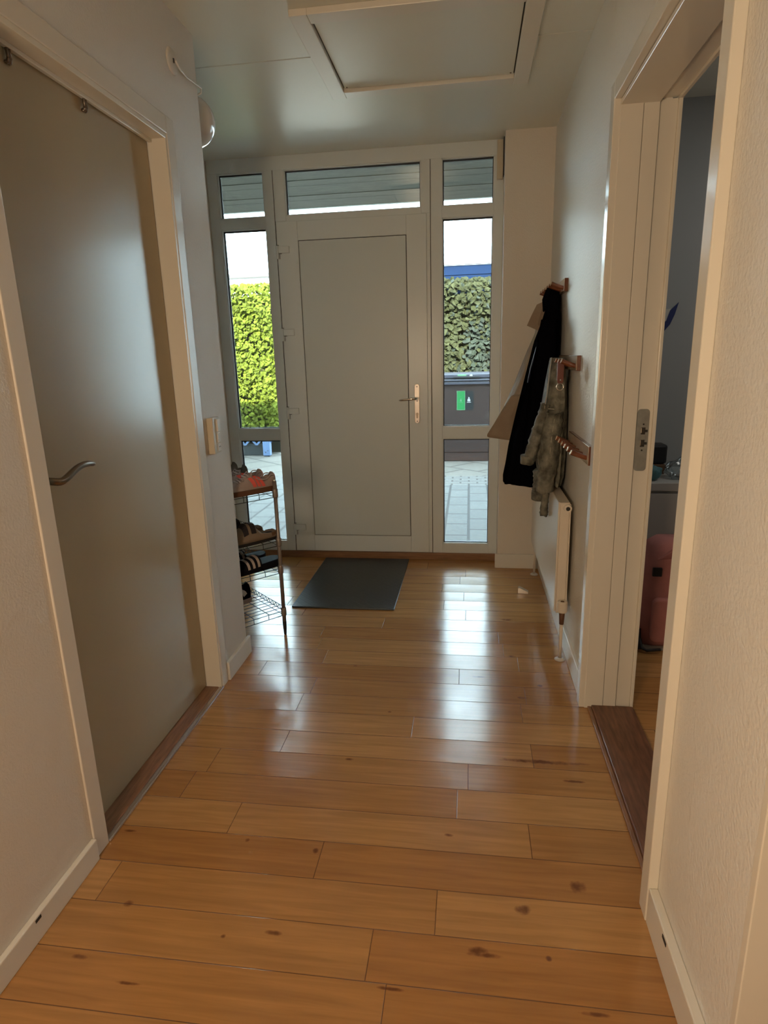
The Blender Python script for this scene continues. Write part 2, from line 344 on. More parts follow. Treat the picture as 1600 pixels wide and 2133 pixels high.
# ================================================================ STRUCTURE
struct(bxo('floor', (-2.3, 3.2, -2.4, 4.12, -0.12, 0.0), 'floor'), 'knotty beech plank floor laid across the hall')
struct(boxes('ceiling', [(-2.3, 3.2, -2.4, 2.782, HC, HC+0.02), (-2.3, 3.2, 2.790, 4.2, HC, HC+0.02), (-2.3, 3.2, -2.4, 4.2, HC+0.02, HC+0.06)], 'ceil'), 'painted ceiling with one panel joint')
OT = 2.090   # top of the left door opening
struct(boxes('wall_left', [(XL-.12, XL, -2.4, 1.36, 0, HC), (XL-.12, XL, 2.215, YC, 0, HC), (XL-.12, XL, 1.36, 2.215, OT+.015, HC), (-1.87, XL-.12, YC-.12, YC, 0, HC)], 'wall'))
struct(boxes('wall_right', [(XR, XR+.15, .856, 1.306, 0, HC), (XR, XR+.15, 2.215, YR, 0, HC), (XR, XR+.15, 1.306, 2.215, 2.105, HC)], 'wallr'))
struct(bxo('wall_front_right', (.186, XR+.15, YR, 4.16, 0, HC), 'wall'))
struct(bxo('wall_front_left', (-1.87, -1.605, YR, 4.16, 0, HC), 'wall'))
struct(bxo('wall_alcove', (-1.87, -1.75, YC, YR, 0, HC), 'wall'))
struct(bxo('wall_back', (-2.3, 3.2, -2.5, -2.4, 0, HC), 'wall'))
struct(bxo('wall_near_right', (3.1, 3.2, -2.4, 4.16, 0, HC), 'wall'))
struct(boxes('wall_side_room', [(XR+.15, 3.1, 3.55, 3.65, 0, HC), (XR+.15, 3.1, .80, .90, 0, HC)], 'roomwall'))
# baseboards with a slim ledge
def baseboard(name, dims, **k): return struct(bxo(name, dims, 'base', bevel=0.003, **k))
T = .016
bl = baseboard('baseboard_left', (XL, XL+T, -2.3, 1.298, 0, .068))
baseboard('baseboard_left_far', (XL, XL+T, 2.277, YC+T, 0, .085))
br_ = baseboard('baseboard_right', (XR-.022, XR, .856, 1.263, 0, .10))
baseboard('baseboard_right_far', (XR-T, XR, 2.262, YR, 0, .10))
baseboard('baseboard_front_right', (.186-T, XR-T, YR-T, YR, 0, .095))
baseboard('baseboard_alcove', (-1.75, -1.75+T, YC, YR, 0, .095))
bxo('cable_slot', (XL+T-.001, XL+T+.0012, 1.045, 1.064, .055, .063), 'gap', bl, label='short black slot at the top of the baseboard')
bxo('cable_slot', (XR-.0232, XR-.0215, 1.125, 1.15, .083, .092), 'gap', br_, label='short black slot at the top of the baseboard')

# ---- left interior door
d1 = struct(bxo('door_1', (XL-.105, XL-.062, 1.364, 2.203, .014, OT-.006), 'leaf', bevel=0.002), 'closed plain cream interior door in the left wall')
# curved lever handle
hl = [(XL-.062, 1.405, 1.062), (XL-.03, 1.405, 1.062), (XL-.012, 1.410, 1.058), (XL-.006, 1.424, 1.056), (XL-.006, 1.452, 1.066), (XL-.006, 1.485, 1.080), (XL-.006, 1.52, 1.086), (XL-.007, 1.552, 1.083), (XL-.01, 1.575, 1.076)]
bm = NB(); tube(bm, hl, [.010, .010, .011, .0105, .010, .0095, .009, .0085, .007], n=12); lathe(bm, [(.002, 0), (.024, 0), (.024, .006), (.012, .009)], (XL-.062, 1.405, 1.062), 'X')
obj('door_handle', bm, 'steel', d1, smooth=True, sub=1, label='curved brushed steel lever handle')
bm = NB(); lathe(bm, [(.002, 0), (.020, 0), (.020, .005), (.009, .006)], (XL-.062, 1.405, .985), 'X'); obj('keyhole_cover', bm, 'steel', d1, smooth=True)
# lining and casing round the left door
def casing(name, side, xw, ya, yb, zt, wd, th, label, bead=True, mt='trim'):
    s = side; x0, x1 = (xw, xw+s*th); lst = []
    X0, X1 = min(x0, x1), max(x0, x1)
    lst += [(X0, X1, ya-wd, ya, 0, zt+wd), (X0, X1, yb, yb+wd, 0, zt+wd), (X0, X1, ya, yb, zt, zt+wd)]
    if not bead: return struct(boxes(name, lst, mt, bevel=.003, seg=3), label)
    e = xw+s*(th+.005); E0, E1 = min(x1, e), max(x1, e); q = wd*.32
    lst += [(E0, E1, ya-wd, ya-wd+q, 0, zt+wd), (E0, E1, yb+wd-q, yb+wd, 0, zt+wd), (E0, E1, ya-wd+q, yb+wd-q, zt+wd-q, zt+wd)]
    return struct(boxes(name, lst, 'trim', bevel=.002), label)
t1 = casing('trim_1', 1, XL, 1.358, 2.217, OT+.012, .058, .007, 'painted casing around the left interior door', False, 'triml')
boxes('door_lining', [(XL-.12, XL+.004, 2.206, 2.222, 0, OT), (XL-.12, XL+.004, 1.352, 1.361, 0, OT), (XL-.12, XL+.004, 1.352, 2.222, OT-.003, OT+.012),
                      (XL-.058, XL-.045, 1.361, 2.206, OT-.014, OT-.003)], 'trim', t1, bevel=.0015)
struct(bxo('trim_2', (XL-.075, XL-.008, 1.361, 2.206, 0, .011), 'thr2', bevel=.003), 'brown wooden threshold under the left door')
struct(bxo('trim_3', (XL-.008, XL+.012, 1.358, 2.217, 0, .010), 'alu', bevel=.004), 'worn metal edge strip of the left threshold')
# small clips over the door head
def clip(y, label):
    bm = NB(); 
    pts = [(XL-.060, y, OT-.002), (XL-.052, y, OT-.010), (XL-.050, y, OT-.034), (XL-.054, y, OT-.045), (XL-.060, y, OT-.040)]
    for p, q in zip(pts, pts[1:]):
        a, b = Vector(p), Vector(q); tube(bm, [a+Vector((0, -.004, 0)), b+Vector((0, -.004, 0))], .004, 6); tube(bm, [a+Vector((0, .004, 0)), b+Vector((0, .004, 0))], .004, 6)
    return tag(obj('door_hook', bm, 'steel', smooth=True), label, 'hook', 'hooks over the left door')
clip(1.535, 'small metal hook over the cream door, the one nearer the camera')
clip(1.835, 'small metal hook over the cream door, the one nearer the hinge side')

# ---- right doorway
t4 = casing('trim_4', -1, XR, 1.316, 2.203, 2.092, .052, .024, 'painted casing around the open doorway on the right', False)
J = 2.2
boxes('door_lining', [(XR-.004, .520, J, J+.02, 0, 2.085), (.5215, .568, J+.0015, J+.02, 0, 2.085), (.568, .622, J+.012, J+.026, 0, 2.085), (.622, .633, J, J+.026, 0, 2.085),
                      (XR-.004, .565, 1.306, 1.320, 0, 2.085), (.565, .622, 1.304, 1.310, 0, 2.085),
                      (XR-.004, .568, 1.306, J+.02, 2.075, 2.09), (.568, .622, 1.306, J+.02, 2.088, 2.102), (.622, .633, 1.306, J+.026, 2.08, 2.102)], 'trim', t4, bevel=.0015)
bm = NB()
prism(bm, rrect(.571, .612, .935, 1.150, .012), .0015, ((0, J+.0118, 0), (1, 0, 0), (0, 0, 1), (0, -1, 0)))
sp_ = obj('strike_plate', bm, 'strike', t4, label='worn metal strike plate with two latch boxes')
for z in (1.075, 1.032):
    bxo('latch_hole', (.587, .601, J+.0098, J+.0101, z-.012, z+.012), 'gap', sp_)
    bxo('latch_block', (.586, .600, J+.0065, J+.0099, z-.008, z+.012), 'steel', sp_, bevel=.002)
    bxo('latch_tab', (.600, .608, J+.007, J+.0098, z-.004, z+.004), 'gap', sp_)
for z in (1.098, 1.008):
    bm = NB(); lathe(bm, [(.001, 0), (.003, 0), (.003, .0008)], (.594, J+.0095, z), 'Y', 10); obj('screw', bm, 'gap', sp_)
struct(bxo('trim_5', (.478, .633, 1.318, 2.203, 0, .014), 'thr', bevel=.004), 'dark brown threshold of the right doorway')
struct(bxo('trim_6', (.464, .478, 1.318, 2.203, 0, .008), 'thr2', bevel=.003), 'lighter edge strip of the right threshold')
struct(bxo('trim_7', (XR-.012, XR+.155, .838, .856, 0, 2.11), 'trim', bevel=.002), 'yellowish lining on the near end of the right wall')

# ---- entrance frame: fixed side lights, transom and the white door
F0, F1 = YD, YD+.07
XA, XB, XC, XD, XE, XF = -1.540, -1.251, -1.121, -.292, -.172, .133
XM, XN = -1.191, -.238
ZA, ZC, ZD, ZE, ZF, ZG, ZB = 2.450, 2.195, 2.133, .896, .824, .112, .048
fr = struct(boxes('trim_8', [(-1.605, .186, F0, F1, ZA, HC), (-1.605, XA, F0, F1, ZB, ZA), (XB, XM-.0015, F0, F1, ZB, ZA), (XN+.0015, XE, F0, F1, ZB, ZA), (XF, .186, F0, F1, ZB, ZA),
     (XM+.0015, XC, F0, F1, 2.165, ZA), (XD, XN-.0015, F0, F1, 2.165, ZA), (XC, XD, F0+.002, F1, 2.140, ZC), (XM+.03, XN-.04, F0+.002, F1, ZB, .085),
     (XM+.0015, XM+.071, F0+.002, F1, ZB, 2.170), (XN-.055, XN-.0015, F0+.002, F1, ZB, 2.170)], 'upvc', bevel=.002), 'white plastic frame of the entrance wall')
boxes('joint_line', [(XM-.0015, XM+.0015, F0+.001, F1-.005, ZB, 2.474), (XN-.0015, XN+.0015, F0+.001, F1-.005, ZB, 2.474)], 'gap', fr)
def window(idx, x0, x1, z0, z1, label, rails=()):
    zs = [(z0, z1)]
    w = struct(boxes('window_%d' % idx, [(x0, x0+.006, F0+.006, F0+.03, z0, z1), (x1-.006, x1, F0+.006, F0+.03, z0, z1), (x0, x1, F0+.006, F0+.03, z1-.006, z1), (x0, x1, F0+.006, F0+.03, z0, z0+.006)], 'upvc'), label)
    boxes('gasket', [(x0+.006, x0+.013, F0+.022, F0+.034, z0+.006, z1-.006), (x1-.010, x1-.006, F0+.022, F0+.034, z0+.006, z1-.006), (x0+.006, x1-.006, F0+.022, F0+.034, z1-.014, z1-.006), (x0+.006, x1-.006, F0+.022, F0+.034, z0+.006, z0+.010)], 'gasket', w)
    boxes('spacer_bar', [(x0, x0+.007, F0+.038, F0+.05, z0, z1), (x1-.007, x1, F0+.038, F0+.05, z0, z1), (x0, x1, F0+.038, F0+.05, z1-.007, z1), (x0, x1, F0+.038, F0+.05, z0, z0+.005)], 'plate', w)
    bxo('glass_pane', (x0+.002, x1-.002, F0+.034, F0+.037, z0+.002, z1-.002), 'glass', w)
    bxo('glass_pane', (x0+.002, x1-.002, F0+.051, F0+.054, z0+.002, z1-.002), 'glass', w)
    return w
struct(boxes('trim_9', [(XA, XB, F0, F1, ZC, ZA-.2451+.0), ] if False else [(XA, XB, F0, F1, ZD, ZC), (XA, XB, F0, F1, ZF, ZE), (XA, XB, F0, F1, ZB, ZG)], 'upvc', bevel=.002), 'cross rails of the left side light')
struct(boxes('trim_10', [(XE, XF, F0, F1, ZD, ZC), (XE, XF, F0, F1, ZF, ZE), (XE, XF, F0, F1, ZB, ZG)], 'upvc', bevel=.002), 'cross rails of the right side light')
window(1, XA, XB, ZC, ZA, 'small top pane of the left side light')
window(2, XA, XB, ZE, ZD, 'tall middle pane of the left side light')
window(3, XA, XB, ZG, ZF, 'low pane of the left side light, behind the shoe rack')
window(4, XC, XD, ZC, ZA, 'wide transom pane above the entrance door')
window(5, XE, XF, ZC, ZA, 'small top pane of the right side light')
window(6, XE, XF, ZE, ZD, 'tall middle pane of the right side light')
window(7, XE, XF, ZG, ZF, 'low pane of the right side light')
# door leaf
G = .0045
gx0, gx1, gz0, gz1 = -1.046, -.387, .171, 2.045
LX0, LX1 = -1.183, -.262
d2 = struct(boxes('door_2', [(LX0, gx0-G, F0-.014, F0+.0015, .054, 2.160), (gx1+G, LX1, F0-.014, F0+.0015, .054, 2.160), (gx0-G, gx1+G, F0-.014, F0+.0015, gz1+G, 2.160), (gx0-G, gx1+G, F0-.014, F0+.0015, .054, gz0-G)], 'upvc', bevel=.002), 'closed white plastic entrance door')
boxes('door_panel', [(gx0, gx1, F0-.013, F0-.002, gz0, gz1)], 'doorp', d2, label='smooth flat panel framed by a dark joint')
bxo('joint_backing', (gx0-.006, gx1+.006, F0-.0019, F0+.05, gz0-.006, gz1+.006), 'gap', d2)
for z in (2.002, 1.512, 1.016, .224):
    h = boxes('hinge', [(XM+.014, XM+.085, F0-.026, F0-.013, z-.022, z+.018)], 'upvc', d2, bevel=.003)
    bm = NB(); lathe(bm, [(.002, 0), (.0075, .001), (.0085, .004), (.0085, .074), (.0075, .077), (.002, .078)], (XM+.009, F0-.02, z-.055), 'Z', 16); obj('hinge_barrel', bm, 'upvc', h, smooth=True)
    boxes('hinge_gap', [(XM+.0015, XM+.034, F0-.016, F0-.0142, z-.0255, z-.0225), (XM+.0205, XM+.0225, F0-.016, F0-.0142, z-.055, z-.024), (XM+.0015, XM+.018, F0-.016, F0-.0142, z+.0245, z+.027)], 'gap', h)
bm = NB(); prism(bm, rrect(-.346, -.314, .925, 1.172, .0155, 6), .009, ((0, F0-.014, 0), (1, 0, 0), (0, 0, 1), (0, -1, 0)))
pl = obj('handle_plate', bm, 'plate', d2, bevel=.002, label='long satin metal handle plate')
bm = NB(); tube(bm, [(-.330, F0-.022, 1.083), (-.330, F0-.060, 1.083), (-.338, F0-.068, 1.083), (-.36, F0-.070, 1.082), (-.40, F0-.069, 1.078), (-.445, F0-.067, 1.074)], [.010, .010, .0098, .009, .0078, .0075], n=12)
obj('lever', bm, 'chrome', pl, smooth=True, sub=1, label='slim polished lever')
bm = NB(); prism(bm, [(.0085*math.cos(a), .004+.0085*math.sin(a)) for a in [R_(-30+240*k/12) for k in range(13)]]+[(-.005, -.022), (.005, -.022)], .006, ((-.330, F0-.023, .980), (1, 0, 0), (0, 0, 1), (0, -1, 0)))
obj('lock_cylinder', bm, 'steel', pl)
for z in (1.155, 1.066, .938):
    bm = NB(); lathe(bm, [(.001, 0), (.0035, 0), (.0035, .001)], (-.330, F0-.0242, z), 'Y', 12); obj('screw', bm, 'gap', pl)
struct(bxo('trim_11', (-1.605, .186, F0-.012, F1+.12, 0, ZB), 'sill', bevel=.003), 'brown wooden sill under the entrance frame')
# contact box at the top right corner of the frame
t = thing('contact_box', 'small cream box with a black edge at the top right corner of the entrance frame', 'box', (.168, F0, 2.42))
bxo('housing', (-.022, .012, -.028, 0, -.105, .098), 'cream', t, bevel=.003)
bxo('edge_cover', (.013, .0175, -.045, -.002, -.09, .105), 'black', t)
# loft hatch
ht = struct(boxes('trim_12', [(-.637, -.572, 2.43, 3.16, HC-.022, HC), (.182, .247, 2.43, 3.16, HC-.022, HC), (-.572, .182, 2.43, 2.495, HC-.022, HC), (-.572, .182, 3.095, 3.16, HC-.022, HC)], 'base', bevel=.002), 'raised frame of the loft hatch in the ceiling')
bxo('hatch_panel', (-.567, .177, 2.500, 3.090, HC-.008, HC-.001), 'ceil', ht, bevel=.001)
boxes('hatch_joint', [(-.572, .182, 2.495, 3.095, HC-.0012, HC-.0002)], 'gap', ht)
for x in (-.555, .165):
    bm = NB(); lathe(bm, [(.001, 0), (.004, 0), (.004, .002)], (x, 3.075, HC-.0102), 'Z', 10); obj('screw', bm, 'steel', ht)

# ================================================================ FIXTURES
t = thing('light_switch', 'cream double switch and socket plate on the wall beside the left door', 'switch', (XL, 2.352, 1.057))
bxo('back_box', (0, .026, -.034, .034, -.072, .072), 'cream', t, bevel=.003)
bxo('rocker', (.026, .034, -.004, .026, .014, .064), 'base', t, bevel=.003)
bxo('rocker', (.026, .031, -.004, .026, -.030, .010), 'base', t, bevel=.003)
s = bxo('socket', (.026, .029, -.004, .026, -.064, -.034), 'base', t, bevel=.002)
for q in (.006, .018):
    bm = NB(); lathe(bm, [(.001, 0), (.0022, 0), (.0022, .0006)], (.029, q, -.047), 'X', 8); obj('pin_hole', bm, 'gap', s)
# outlet rose with cord to the globe lamp round the corner
t = thing('wall_outlet_rose', 'round painted lamp outlet cover high on the left wall', 'outlet', (XL, 2.328, 2.362))
bm = NB(); lathe(bm, [(.002, .006), (.030, .006), (.038, .004), (.042, .001), (.042, 0)], (0, 0, 0), 'X', 28); obj('cover', bm, 'wall', t, smooth=True)
bm = NB(); box(bm, .006, .009, -.003, .003, -.006, .008); obj('cord_clamp', bm, 'gap', t)
t = thing('wall_lamp', 'white opal globe wall lamp peeking out past the end of the left wall', 'lamp', (-1.128, 2.665, 2.29))
bm = NB(); bmesh.ops.create_uvsphere(bm, u_segments=32, v_segments=20, radius=.096); obj('globe', bm, 'globe', t, smooth=True)
bm = NB(); lathe(bm, [(.002, 0), (.03, 0), (.03, .02), (.026, .03)], (0, -.118, .0), 'Y'); obj('socket_ring', bm, 'globe', t, smooth=True)
bm = NB(); tube(bm, [(.105, -.333, .074), (.101, -.29, .062), (.099, -.24, .060), (.099, -.17, .066), (.104, -.12, .068), (.099, -.112, .055), (.03, -.105, .03)], .0035, 8); obj('cord', bm, 'globe', t, smooth=True)

# ---- radiator
t = thing('radiator', 'cream panel radiator low on the right wall under the coats', 'radiator', (0, 0, 0))
bm = NB(); box(bm, .380, .388, 2.61, 3.66, .225, .725); obj('front_panel', bm, 'rad', t, bevel=.003)
bxo('top_grille', (.388, .428, 2.612, 3.658, .712, .722), 'rad', t)
bxo('side_cover', (.388, .428, 2.610, 2.622, .215, .716), 'rad', t, bevel=.004)
bxo('side_cover', (.388, .428, 3.648, 3.660, .215, .716), 'rad', t, bevel=.004)
bxo('back_panel', (.428, .434, 2.61, 3.66, .225, .715), 'rad', t, bevel=.002)
bm = NB(); box(bm, .434, XR-.002, 2.8, 2.83, .3, .65); obj('bracket', bm, 'rad', t)
bm = NB(); box(bm, .434, XR-.002, 3.44, 3.47, .3, .65); obj('bracket', bm, 'rad', t)
bm = NB(); lathe(bm, [(.002, 0), (.012, 0), (.014, .002), (.017, .002), (.017, .03)], (.418, 2.592, .700), 'Y', 24); p = obj('end_plug', bm, 'rad', t, smooth=False, bevel=.001)
bm = NB(); lathe(bm, [(.002, 0), (.009, 0), (.009, .002)], (.418, 2.5912, .700), 'Y', 16); obj('plug_recess', bm, 'gap', p)
bm = NB(); lathe(bm, [(.002, .048), (.010, .048), (.012, .052), (.019, .052), (.022, .046), (.022, .006), (.019, 0), (.002, 0)], (.412, 2.585, .232), 'Z', 24); v = obj('thermostat_head', bm, 'rad', t, smooth=False, bevel=.0015)
bm = NB(); lathe(bm, [(.002, 0), (.008, 0), (.008, .002), (.002, .002)], (.412, 2.585, .281), 'Z', 14); obj('dial_mark', bm, 'brownw', v)
bm = NB(); tube(bm, [(.412, 2.585, .232), (.412, 2.585, .175)], [.013, .010], 12); tube(bm, [(.412, 2.585, .215), (.412, 2.63, .235)], .010, 10); obj('valve_body', bm, 'gum', v, smooth=True)
bm = NB(); tube(bm, [(.412, 2.585, .178), (.412, 2.585, .003)], .0075, 12); obj('pipe', bm, 'rad', t, smooth=True)
bm = NB(); lathe(bm, [(.0225, .001), (.024, .004), (.016, .010), (.009, .014), (.008, .001)], (.412, 2.585, 0), 'Z', 24); obj('floor_escutcheon', bm, 'white', t, smooth=True)
bm = NB(); tube(bm, [(.408, 3.69, .24), (.408, 3.69, .003)], .0075, 12); tube(bm, [(.408, 3.69, .24), (.408, 3.655, .245)], .0075, 10); obj('pipe', bm, 'rad', t, smooth=True)
bm = NB(); lathe(bm, [(.0225, .001), (.024, .004), (.016, .010), (.009, .014), (.008, .001)], (.408, 3.69, 0), 'Z', 24); obj('floor_escutcheon', bm, 'white', t, smooth=True)

# ---- small wooden block on the floor
bm = NB(); prism(bm, [(0, 0), (.058, 0), (.058, .012), (.012, .034), (0, .034)], .03, ((0, 0, 0), (1, 0, 0), (0, 0, 1), (0, 1, 0)))
o = obj('door_wedge', bm, 'woodl', bevel=.002); o.location = (.285, 3.37, 0.0); o.rotation_euler = (0, 0, R_(-8)); tag(o, 'small pale wooden wedge lying on the floor near the radiator', 'wedge')

# ---- door mat
bm = NB(); prism(bm, rrect(-.975, -.398, 3.072, 3.925, .004, 2), .009, ((0, 0, 0), (1, 0, 0), (0, 1, 0), (0, 0, 1)))
tag(obj('door_mat', bm, 'matrub', bevel=.003), 'dark rectangular rubber door mat lying in front of the entrance door', 'mat')

# ---- coat racks
def coat_rack(name_label, y0, y1, z0, z1, n):
    t = thing('coat_rack', name_label, 'coat rack', (XR, (y0+y1)/2, (z0+z1)/2), 0, 'wooden peg racks on the right wall')
    hl = (y1-y0)/2; hz = (z1-z0)/2
    bxo('board', (-.016, 0, -hl, hl, -hz, hz), 'wood', t, bevel=.002)
    bm = NB(); box(bm, -.0172, -.016, -hl+.003, hl-.003, -hz+.002, hz-.002); obj('board_face', bm, 'woodl', t, label='glossy pale wood face with window glare in its colour')
    for k in range(n):
        y = -hl + .035 + (2*hl-.07)*k/(n-1)
        bm = NB(); tube(bm, [(-.016, y, -.012), (-.034, y, -.006), (-.074, y, .010)], [.0095, .0095, .0105], 12)
        pg = obj('peg', bm, 'wood', t, smooth=False, bevel=.001)
        bm = NB(); tube(bm, [(-.074, y, .010), (-.0765, y, .011)], [.0105, .009], 12); obj('peg_tip', bm, 'woodl', pg)
    return t
coat_rack('far wooden peg rack at head height that carries the black coat', 3.14, 3.68, 1.622, 1.682, 6)
coat_rack('middle wooden peg rack that carries the grey denim jacket', 2.69, 3.22, 1.268, 1.330, 6)
coat_rack('lowest wooden peg rack, empty, nearest the right doorway', 2.33, 2.81, .932, 1.004, 6)

# ---- garments
def lerp(a, b, t): return a + (b-a)*t
def garment(secs, rings=40, n=56, folds=(5, 9, 17), amp=.10, seed=1, pw=.7, wallx=None):
    """secs: (z, x0, x1, yc, hy) from top to bottom -> closed hanging cloth body"""
    rnd = random.Random(seed); ph = [rnd.uniform(0, 6.28) for _ in folds]; bm = NB(); prev = None
    zs = [s_[0] for s_ in secs]; N = len(secs)-1; rr = []
    for i in range(rings+1):
        u = i/rings*N; k = min(int(u), N-1); f = u-k; f = f*f*(3-2*f)*.5 + f*.5
        z, x0, x1, yc_, hy = [lerp(a, b, f) for a, b in zip(secs[k], secs[k+1])]
        g = i/rings; ring = []
        for j in range(n):
            a = 2*PI*j/n; c_, s_ = math.cos(a), math.sin(a)
            cx_ = math.copysign(abs(c_)**pw, c_); sy_ = math.copysign(abs(s_)**pw, s_)
            w = 1 + amp*(.25+.75*g)*sum(math.sin(fr_*a + p_ + g*1.2*(q+1)) for q, (fr_, p_) in enumerate(zip(folds, ph)))/len(folds)*1.6
            x = (x0+x1)/2 + (x1-x0)/2*cx_*w; y = yc_ + hy*sy_*w
            if wallx is not None: x = min(x, wallx)
            zz = z + (.008*math.sin(3*a+ph[0]) if i == rings else 0)
            ring.append(bm.verts.new((x, y, zz)))
        rr.append(ring)
    for A, B in zip(rr, rr[1:]):
        for j in range(n): bm.faces.new((A[j], A[(j+1) % n], B[(j+1) % n], B[j]))
    bm.faces.new(rr[0][::-1]); bm.faces.new(rr[-1])
    return bm
def sheet(pts_rows, th=.006):
    """grid of points thickened to a cloth sheet"""
    bm = NB(); R0 = [[bm.verts.new(p) for p in row] for row in pts_rows]
    for A, B in zip(R0, R0[1:]):
        for i in range(len(A)-1): bm.faces.new((A[i], A[i+1], B[i+1], B[i]))
    return bm
def solid(o, th): 
    s_ = o.modifiers.new('thickness', 'SOLIDIFY'); s_.thickness = th; s_.offset = 0; return o

# black coat
t = thing('black_coat', 'long black coat hanging from the far peg rack, in front of the beige one', 'coat', (0, 0, 0))
ob = obj('body', garment([(1.655, .400, .432, 3.30, .02), (1.60, .388, .440, 3.30, .06), (1.50, .362, .443, 3.30, .11), (1.40, .327, .444, 3.31, .14), (1.25, .293, .444, 3.32, .145), (1.05, .247, .444, 3.32, .15), (.87, .212, .430, 3.33, .15), (.76, .196, .376, 3.33, .15), (.70, .186, .372, 3.33, .15), (.672, .188, .370, 3.33, .15)], seed=3, amp=.05, wallx=.444), 'coatblk', t, smooth=True)
obj('sleeve', garment([(1.50, .345, .420, 3.20, .04), (1.3, .315, .42, 3.185, .045), (1.0, .285, .415, 3.185, .045), (.80, .265, .37, 3.19, .04)], rings=20, n=24, folds=(3, 5), seed=5), 'coatblk', t, smooth=True)
obj('collar', garment([(1.665, .385, .43, 3.36, .03), (1.61, .370, .44, 3.40, .06), (1.555, .376, .44, 3.40, .08)], rings=8, n=24, folds=(2, 3), seed=8), 'coatblk', t, smooth=True)
bm = NB(); tube(bm, [(.352, 3.22, 1.46), (.325, 3.20, 1.36), (.300, 3.19, 1.27), (.29, 3.19, 1.2)], .004, 6); obj('piping', bm, 'navy', t, smooth=True, label='thin navy blue edge piping')
# beige coat
t = thing('beige_coat', 'beige cotton coat flaring out behind the black coat', 'coat', (0, 0, 0))
obj('body', garment([(1.64, .405, .44, 3.58, .03), (1.55, .375, .445, 3.64, .07), (1.45, .365, .445, 3.67, .09), (1.357, .325, .445, 3.67, .095), (1.175, .258, .445, 3.67, .10), (1.04, .200, .445, 3.67, .10), (.915, .132, .445, 3.67, .10), (.865, .14, .44, 3.67, .10)], seed=11, amp=.035, folds=(4, 7, 11), wallx=.445), 'beige', t, smooth=True)
rows = [[(.425, 3.50, 1.615), (.385, 3.49, 1.605), (.350, 3.49, 1.59)], [(.42, 3.49, 1.56), (.37, 3.475, 1.55), (.322, 3.475, 1.535)], [(.415, 3.49, 1.50), (.355, 3.47, 1.49), (.300, 3.475, 1.485)], [(.40, 3.49, 1.455), (.385, 3.48, 1.452), (.375, 3.48, 1.452)]]
solid(obj('collar', sheet(rows), 'beige', t), .008)
rows = []
for i in range(9):
    g = i/8; z = lerp(1.12, .885, g); xl = lerp(.235, .092, g); rows.append([(lerp(xl, .33, j/6), 3.53 - .015*math.sin(j/6*PI) + .008*math.sin(g*7+j), z - .03*j/6*g) for j in range(7)])
solid(obj('front_panel', sheet(rows), 'beige', t, smooth=True, sub=1), .008)
# denim jacket
t = thing('denim_jacket', 'faded grey denim jacket hanging by its collar from the middle peg rack', 'jacket', (0, 0, 0))
obj('body', garment([(1.320, .365, .425, 2.96, .05), (1.22, .352, .435, 2.96, .10), (1.14, .345, .44, 2.97, .13), (1.07, .335, .444, 2.97, .125), (.98, .318, .444, 2.97, .13), (.88, .315, .444, 2.97, .13), (.78, .33, .440, 2.97, .12), (.738, .345, .43, 2.97, .11)], seed=21, amp=.12, folds=(5, 9, 14), wallx=.446), 'denim', t, smooth=True)
def arm(path, seed, mat_='denim'):
    """path: (x, y, z, rx, ry)"""
    rnd = random.Random(seed); bm = NB(); rr = []; n = 28; K = 26
    for i in range(K+1):
        u = i/K*(len(path)-1); k = min(int(u), len(path)-2); f = u-k
        x, y, z, rx, ry = [lerp(a, b, f) for a, b in zip(path[k], path[k+1])]
        wv = 1 + .06*math.sin(i*1.9+seed) + .04*math.sin(i*3.1+seed*2)
        rr.append([bm.verts.new((x+rx*wv*math.cos(a)*(1+.06*math.sin(3*a+i*.4+seed)), y+ry*wv*math.sin(a)*(1+.06*math.sin(4*a+seed)), z+.006*math.sin(2*a+seed))) for a in [2*PI*j/n for j in range(n)]])
    for A, B in zip(rr, rr[1:]):
        for j in range(n): bm.faces.new((A[j], A[(j+1) % n], B[(j+1) % n], B[j]))
    bm.faces.new(rr[0][::-1]); bm.faces.new(rr[-1]); return bm
def cuff(x, y, z, rx, ry, h, par):
    bm = NB(); rr = []
    for q in (h/2, h/2-.004, -h/2+.004, -h/2):
        e = 1.07 if abs(q) < h/2-.001 else 1.03
        rr.append([bm.verts.new((x+rx*e*math.cos(a), y+ry*e*math.sin(a), z+q)) for a in [2*PI*j/28 for j in range(28)]])
    for A, B in zip(rr, rr[1:]):
        for j in range(28): bm.faces.new((A[j], A[(j+1) % 28], B[(j+1) % 28], B[j]))
    bm.faces.new(rr[0][::-1]); bm.faces.new(rr[-1])
    return obj('cuff', bm, 'denim', par, smooth=False)
a1 = obj('sleeve', arm([(.348, 2.90, 1.12, .024, .05), (.335, 2.90, 1.05, .03, .055), (.310, 2.90, .96, .032, .05), (.283, 2.90, .875, .030, .045), (.272, 2.90, .845, .030, .042)], 1), 'denim', t, smooth=True)
cuff(.271, 2.90, .862, .030, .042, .04, a1)
a2 = obj('sleeve', arm([(.375, 2.83, 1.08, .035, .04), (.370, 2.83, 1.0, .042, .05), (.362, 2.83, .90, .043, .05), (.352, 2.83, .80, .040, .045), (.346, 2.83, .725, .036, .04)], 2), 'denim', t, smooth=True)
cuff(.347, 2.83, .748, .037, .04, .045, a2)
a3 = obj('waistband_tab', arm([(.345, 2.98, .80, .036, .05), (.342, 2.98, .72, .034, .05), (.336, 2.98, .655, .030, .045)], 5), 'denim', t, smooth=True, label='lower hem corner hanging below the sleeve')
cuff(.336, 2.98, .668, .031, .045, .035, a3)
a4 = obj('belt_end', arm([(.366, 2.92, .78, .017, .02), (.362, 2.92, .68, .016, .02), (.358, 2.92, .60, .020, .02), (.357, 2.92, .585, .016, .018)], 6), 'denim', t, smooth=True)
